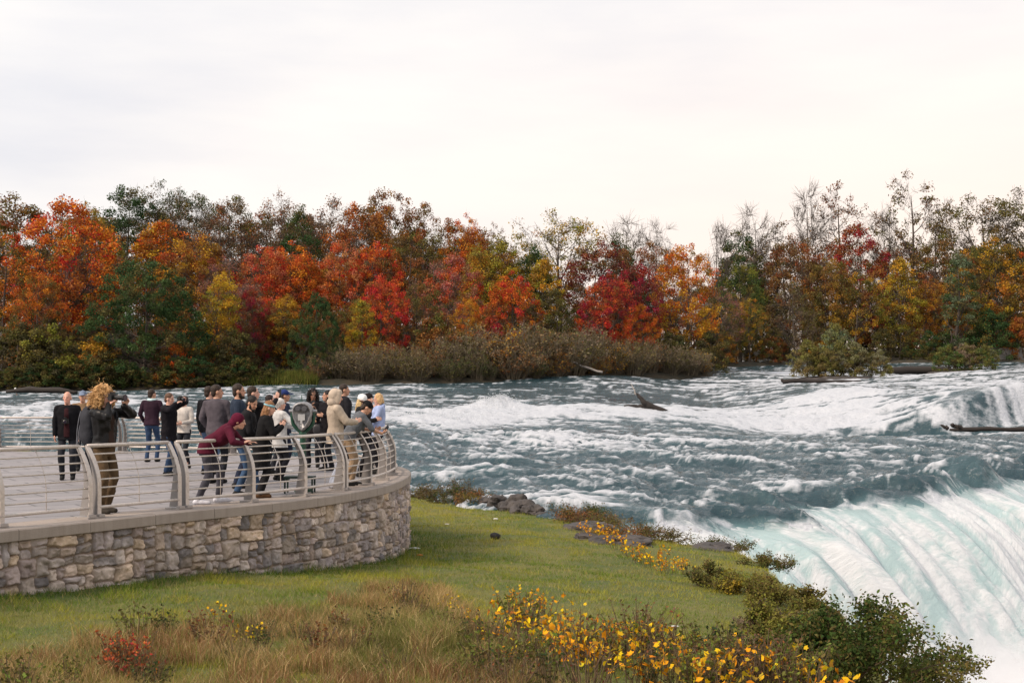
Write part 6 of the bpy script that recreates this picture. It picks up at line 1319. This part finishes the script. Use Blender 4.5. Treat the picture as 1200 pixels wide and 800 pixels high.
    phone(P['w']((.0, .40, 1.25)), 'phone held by the blond woman in the pale blue jacket', face=(1, 0, .5))

    # coin viewer
    Y = 23.5; base = np.array([(355 - 600) * Y / F, Y, 0]); root = empty('tower_viewer', base); tag(root, 'green and silver coin operated viewer on a post beside the rail', 'viewer')
    M_g = simple('green_paint', (.018, .07, .045), .4, .2, .3, 20, .1); M_s = simple('cast_aluminium', (.28, .28, .29), .42, .55, .35, 25, .15)
    A = Acc(); A.add(*tube(np.array([[0, 0, 0], [0, 0, .05], [0, 0, .051], [0, 0, .95], [0, 0, .951], [0, 0, 1.03]]), np.array([.15, .15, .058, .052, .075, .06]), 18)); link('post', A.mesh('post', False), M_g, root)
    A = Acc()
    for s in (1, -1): A.add(*tube(spline(np.array([[0, 0, 1.0], [s * .08, 0, 1.06], [s * .165, 0, 1.16], [s * .19, 0, 1.30], [s * .185, 0, 1.38]]), 6), np.linspace(.035, .028, 25), 8))
    link('yoke', A.mesh('yoke', True), M_g, root)
    # heart shaped head: outline in xz, thick in y, lightly domed
    o = np.array([[0, 1.02], [.055, 1.075], [.11, 1.16], [.155, 1.26], [.172, 1.35], [.165, 1.44], [.13, 1.50], [.07, 1.535], [0, 1.545]]); o = np.concatenate([o, (o[1:-1] * [-1, 1])[::-1]]); cen = np.array([0, 1.31]); n = len(o); V, Fs = [], []
    for y, f in ((-.150, .0), (-.150, .80), (-.172, .84), (-.165, .93), (-.10, 1.0), (.10, 1.0), (.14, .9), (.16, .6), (.165, 0)): V.append(np.stack([cen[0] + (o[:, 0] - cen[0]) * f, np.full(n, y), cen[1] + (o[:, 1] - cen[1]) * f], 1))
    m = len(V); i, j = np.meshgrid(np.arange(m - 1), np.arange(n), indexing='ij'); a = i * n + j; b = i * n + (j + 1) % n
    link('head', mk_mesh('head', np.concatenate(V), np.stack([a, b, b + n, a + n], -1).reshape(-1, 4), None, True), M_s, root)
    A = Acc()
    for s in (1, -1): A.add(*tube(np.array([[s * .055, -.15, 1.42], [s * .055, -.21, 1.42], [s * .055, -.211, 1.42], [s * .055, -.23, 1.42]]), [.05, .05, .036, .036], 14))
    A.add(*tube(np.array([[-.10, -.165, 1.42], [.10, -.165, 1.42]]), .02, 8)); link('eyepiece', A.mesh('eyepiece'), simple('dark_metal', (.10, .10, .11), .4, .4), root)
    A = Acc(); A.add(*box((0, -.178, 1.28), (.12, .012, .11))); A.add(*box((0, -.182, 1.20), (.035, .012, .05))); A.add(*tube(np.array([[0, -.178, 1.135], [0, -.188, 1.135]]), .02, 12)); link('coin_plate', A.mesh('coin_plate'), simple('bright_plate', (.62, .62, .62), .35, .6), root)
    A = Acc()
    for s in (1, -1): A.add(*tube(np.array([[s * .16, 0, 1.38], [s * .24, 0, 1.38]]), [.034, .03], 12))
    link('pivot_knob', A.mesh('pivot_knob'), M_s, root); A = Acc(); A.add(*tube(np.array([[-.02, 0, 1.52], [-.02, 0, 1.66]]), .008, 6)); link('sight_pin', A.mesh('sight_pin'), M_g, root)
    A = Acc(); A.add(*box((0, -.34, .27), (.50, .34, .035)))
    for sx in (-.23, .23):
        for y in (-.49, -.2): A.add(*box((sx, y, .127), (.028, .028, .252)))
    link('step', A.mesh('step'), simple('dark_green_metal', (.015, .035, .028), .5, .2), root)
# ================================================================== BUILD
build_people()
build_river(); build_falls(); build_spray(); build_mist(); build_gorge(); build_island(); build_ground()
build_terrace(); build_wall(); build_railings()
build_trees(); build_grass(); build_plants(); build_river_things()

# ------------------------------------------------------------------ light
W = bpy.data.worlds.new('World'); scene.world = W; W.use_nodes = True; nt = W.node_tree; nt.nodes.clear()
SUN_EL, SUN_AZ = 42.0, 238.0      # azimuth clockwise from the view direction; a veiled sun behind and to the left
def wn(t, **k):
    n = nt.nodes.new(t)
    for a, v in k.items(): setattr(n, a, v)
    return n
sky = wn('ShaderNodeTexSky', sky_type='NISHITA', sun_disc=False, sun_elevation=math.radians(SUN_EL), sun_rotation=math.radians(SUN_AZ), air_density=1.2, dust_density=3.0)
tc = wn('ShaderNodeTexCoord'); mp = wn('ShaderNodeMapping'); mp.inputs['Scale'].default_value = (1.3, 1.3, 6.0); nt.links.new(tc.outputs['Generated'], mp.inputs[0])
nz = wn('ShaderNodeTexNoise'); nz.inputs['Scale'].default_value = 1.7; nz.inputs['Detail'].default_value = 7; nz.inputs['Roughness'].default_value = .52; nt.links.new(mp.outputs[0], nz.inputs[0])
cr = wn('ShaderNodeValToRGB'); cr.color_ramp.elements[0].position = .36; cr.color_ramp.elements[0].color = (6.7, 6.7, 7.1, 1); cr.color_ramp.elements[1].position = .62; cr.color_ramp.elements[1].color = (8.6, 8.25, 7.95, 1); nt.links.new(nz.outputs[0], cr.inputs[0])
# warm veil low in the sky to the right
sx = wn('ShaderNodeSeparateXYZ'); nt.links.new(tc.outputs['Generated'], sx.inputs[0])
el = wn('ShaderNodeMapRange', interpolation_type='SMOOTHSTEP'); el.inputs[1].default_value = .36; el.inputs[2].default_value = .0; nt.links.new(sx.outputs['Z'], el.inputs[0])
ex = wn('ShaderNodeMapRange', interpolation_type='SMOOTHSTEP'); ex.inputs[1].default_value = -.55; ex.inputs[2].default_value = .5; nt.links.new(sx.outputs['X'], ex.inputs[0])
mu = wn('ShaderNodeMath', operation='MULTIPLY'); nt.links.new(el.outputs[0], mu.inputs[0]); nt.links.new(ex.outputs[0], mu.inputs[1])
mw = wn('ShaderNodeMix', data_type='RGBA'); nt.links.new(mu.outputs[0], mw.inputs[0]); nt.links.new(cr.outputs[0], mw.inputs[6]); mw.inputs[7].default_value = (9.6, 7.75, 6.5, 1)
# glow added to the sky round the sun direction, for soft frontal light
sd_ = Vector((math.sin(math.radians(SUN_AZ)) * math.cos(math.radians(SUN_EL)), math.cos(math.radians(SUN_AZ)) * math.cos(math.radians(SUN_EL)), math.sin(math.radians(SUN_EL))))
dp = wn('ShaderNodeVectorMath', operation='DOT_PRODUCT'); nt.links.new(tc.outputs['Generated'], dp.inputs[0]); dp.inputs[1].default_value = sd_
gl = wn('ShaderNodeMapRange', interpolation_type='SMOOTHSTEP'); gl.inputs[1].default_value = -.15; gl.inputs[2].default_value = 1.0; gl.inputs[3].default_value = 1.0; gl.inputs[4].default_value = 1.15; nt.links.new(dp.outputs['Value'], gl.inputs[0])
vs = wn('ShaderNodeVectorMath', operation='SCALE'); nt.links.new(mw.outputs[2], vs.inputs[0]); nt.links.new(gl.outputs[0], vs.inputs['Scale'])
mc = wn('ShaderNodeMix', data_type='RGBA'); mc.inputs[0].default_value = .9; nt.links.new(sky.outputs[0], mc.inputs[6]); nt.links.new(vs.outputs[0], mc.inputs[7])
bg = wn('ShaderNodeBackground'); bg.inputs['Strength'].default_value = .105; nt.links.new(mc.outputs[2], bg.inputs[0]); ow = wn('ShaderNodeOutputWorld'); nt.links.new(bg.outputs[0], ow.inputs[0])
sl = bpy.data.lights.new('sun', 'SUN'); sl.energy = 3.2; sl.angle = math.radians(11); sl.color = (1.0, .82, .66); so = bpy.data.objects.new('sun', sl); COL.objects.link(so)
a, e = math.radians(SUN_AZ), math.radians(SUN_EL); dv = Vector((math.sin(a) * math.cos(e), math.cos(a) * math.cos(e), math.sin(e))); so.rotation_euler = dv.to_track_quat('Z', 'Y').to_euler(); so.location = dv * 60

cam = bpy.data.cameras.new('camera'); co = bpy.data.objects.new('camera', cam); COL.objects.link(co); co.location = (0, 0, HC); co.rotation_euler = (math.pi / 2, 0, 0)
cam.sensor_width = 36; cam.lens = 36 * F / 1200; cam.shift_y = (HY - 400) / 1200; cam.clip_end = 3000; cam.clip_start = .1; scene.camera = co
scene.view_settings.view_transform = 'Standard'; scene.view_settings.look = 'None'; scene.view_settings.exposure = .32; scene.view_settings.gamma = 1
scene.cycles.max_bounces = 6; scene.cycles.diffuse_bounces = 2; scene.cycles.glossy_bounces = 3; scene.cycles.transmission_bounces = 4; scene.cycles.transparent_max_bounces = 8
scene.cycles.volume_bounces = 3; scene.cycles.volume_step_rate = 2.0; scene.cycles.volume_max_steps = 128
scene.cycles.use_denoising = True
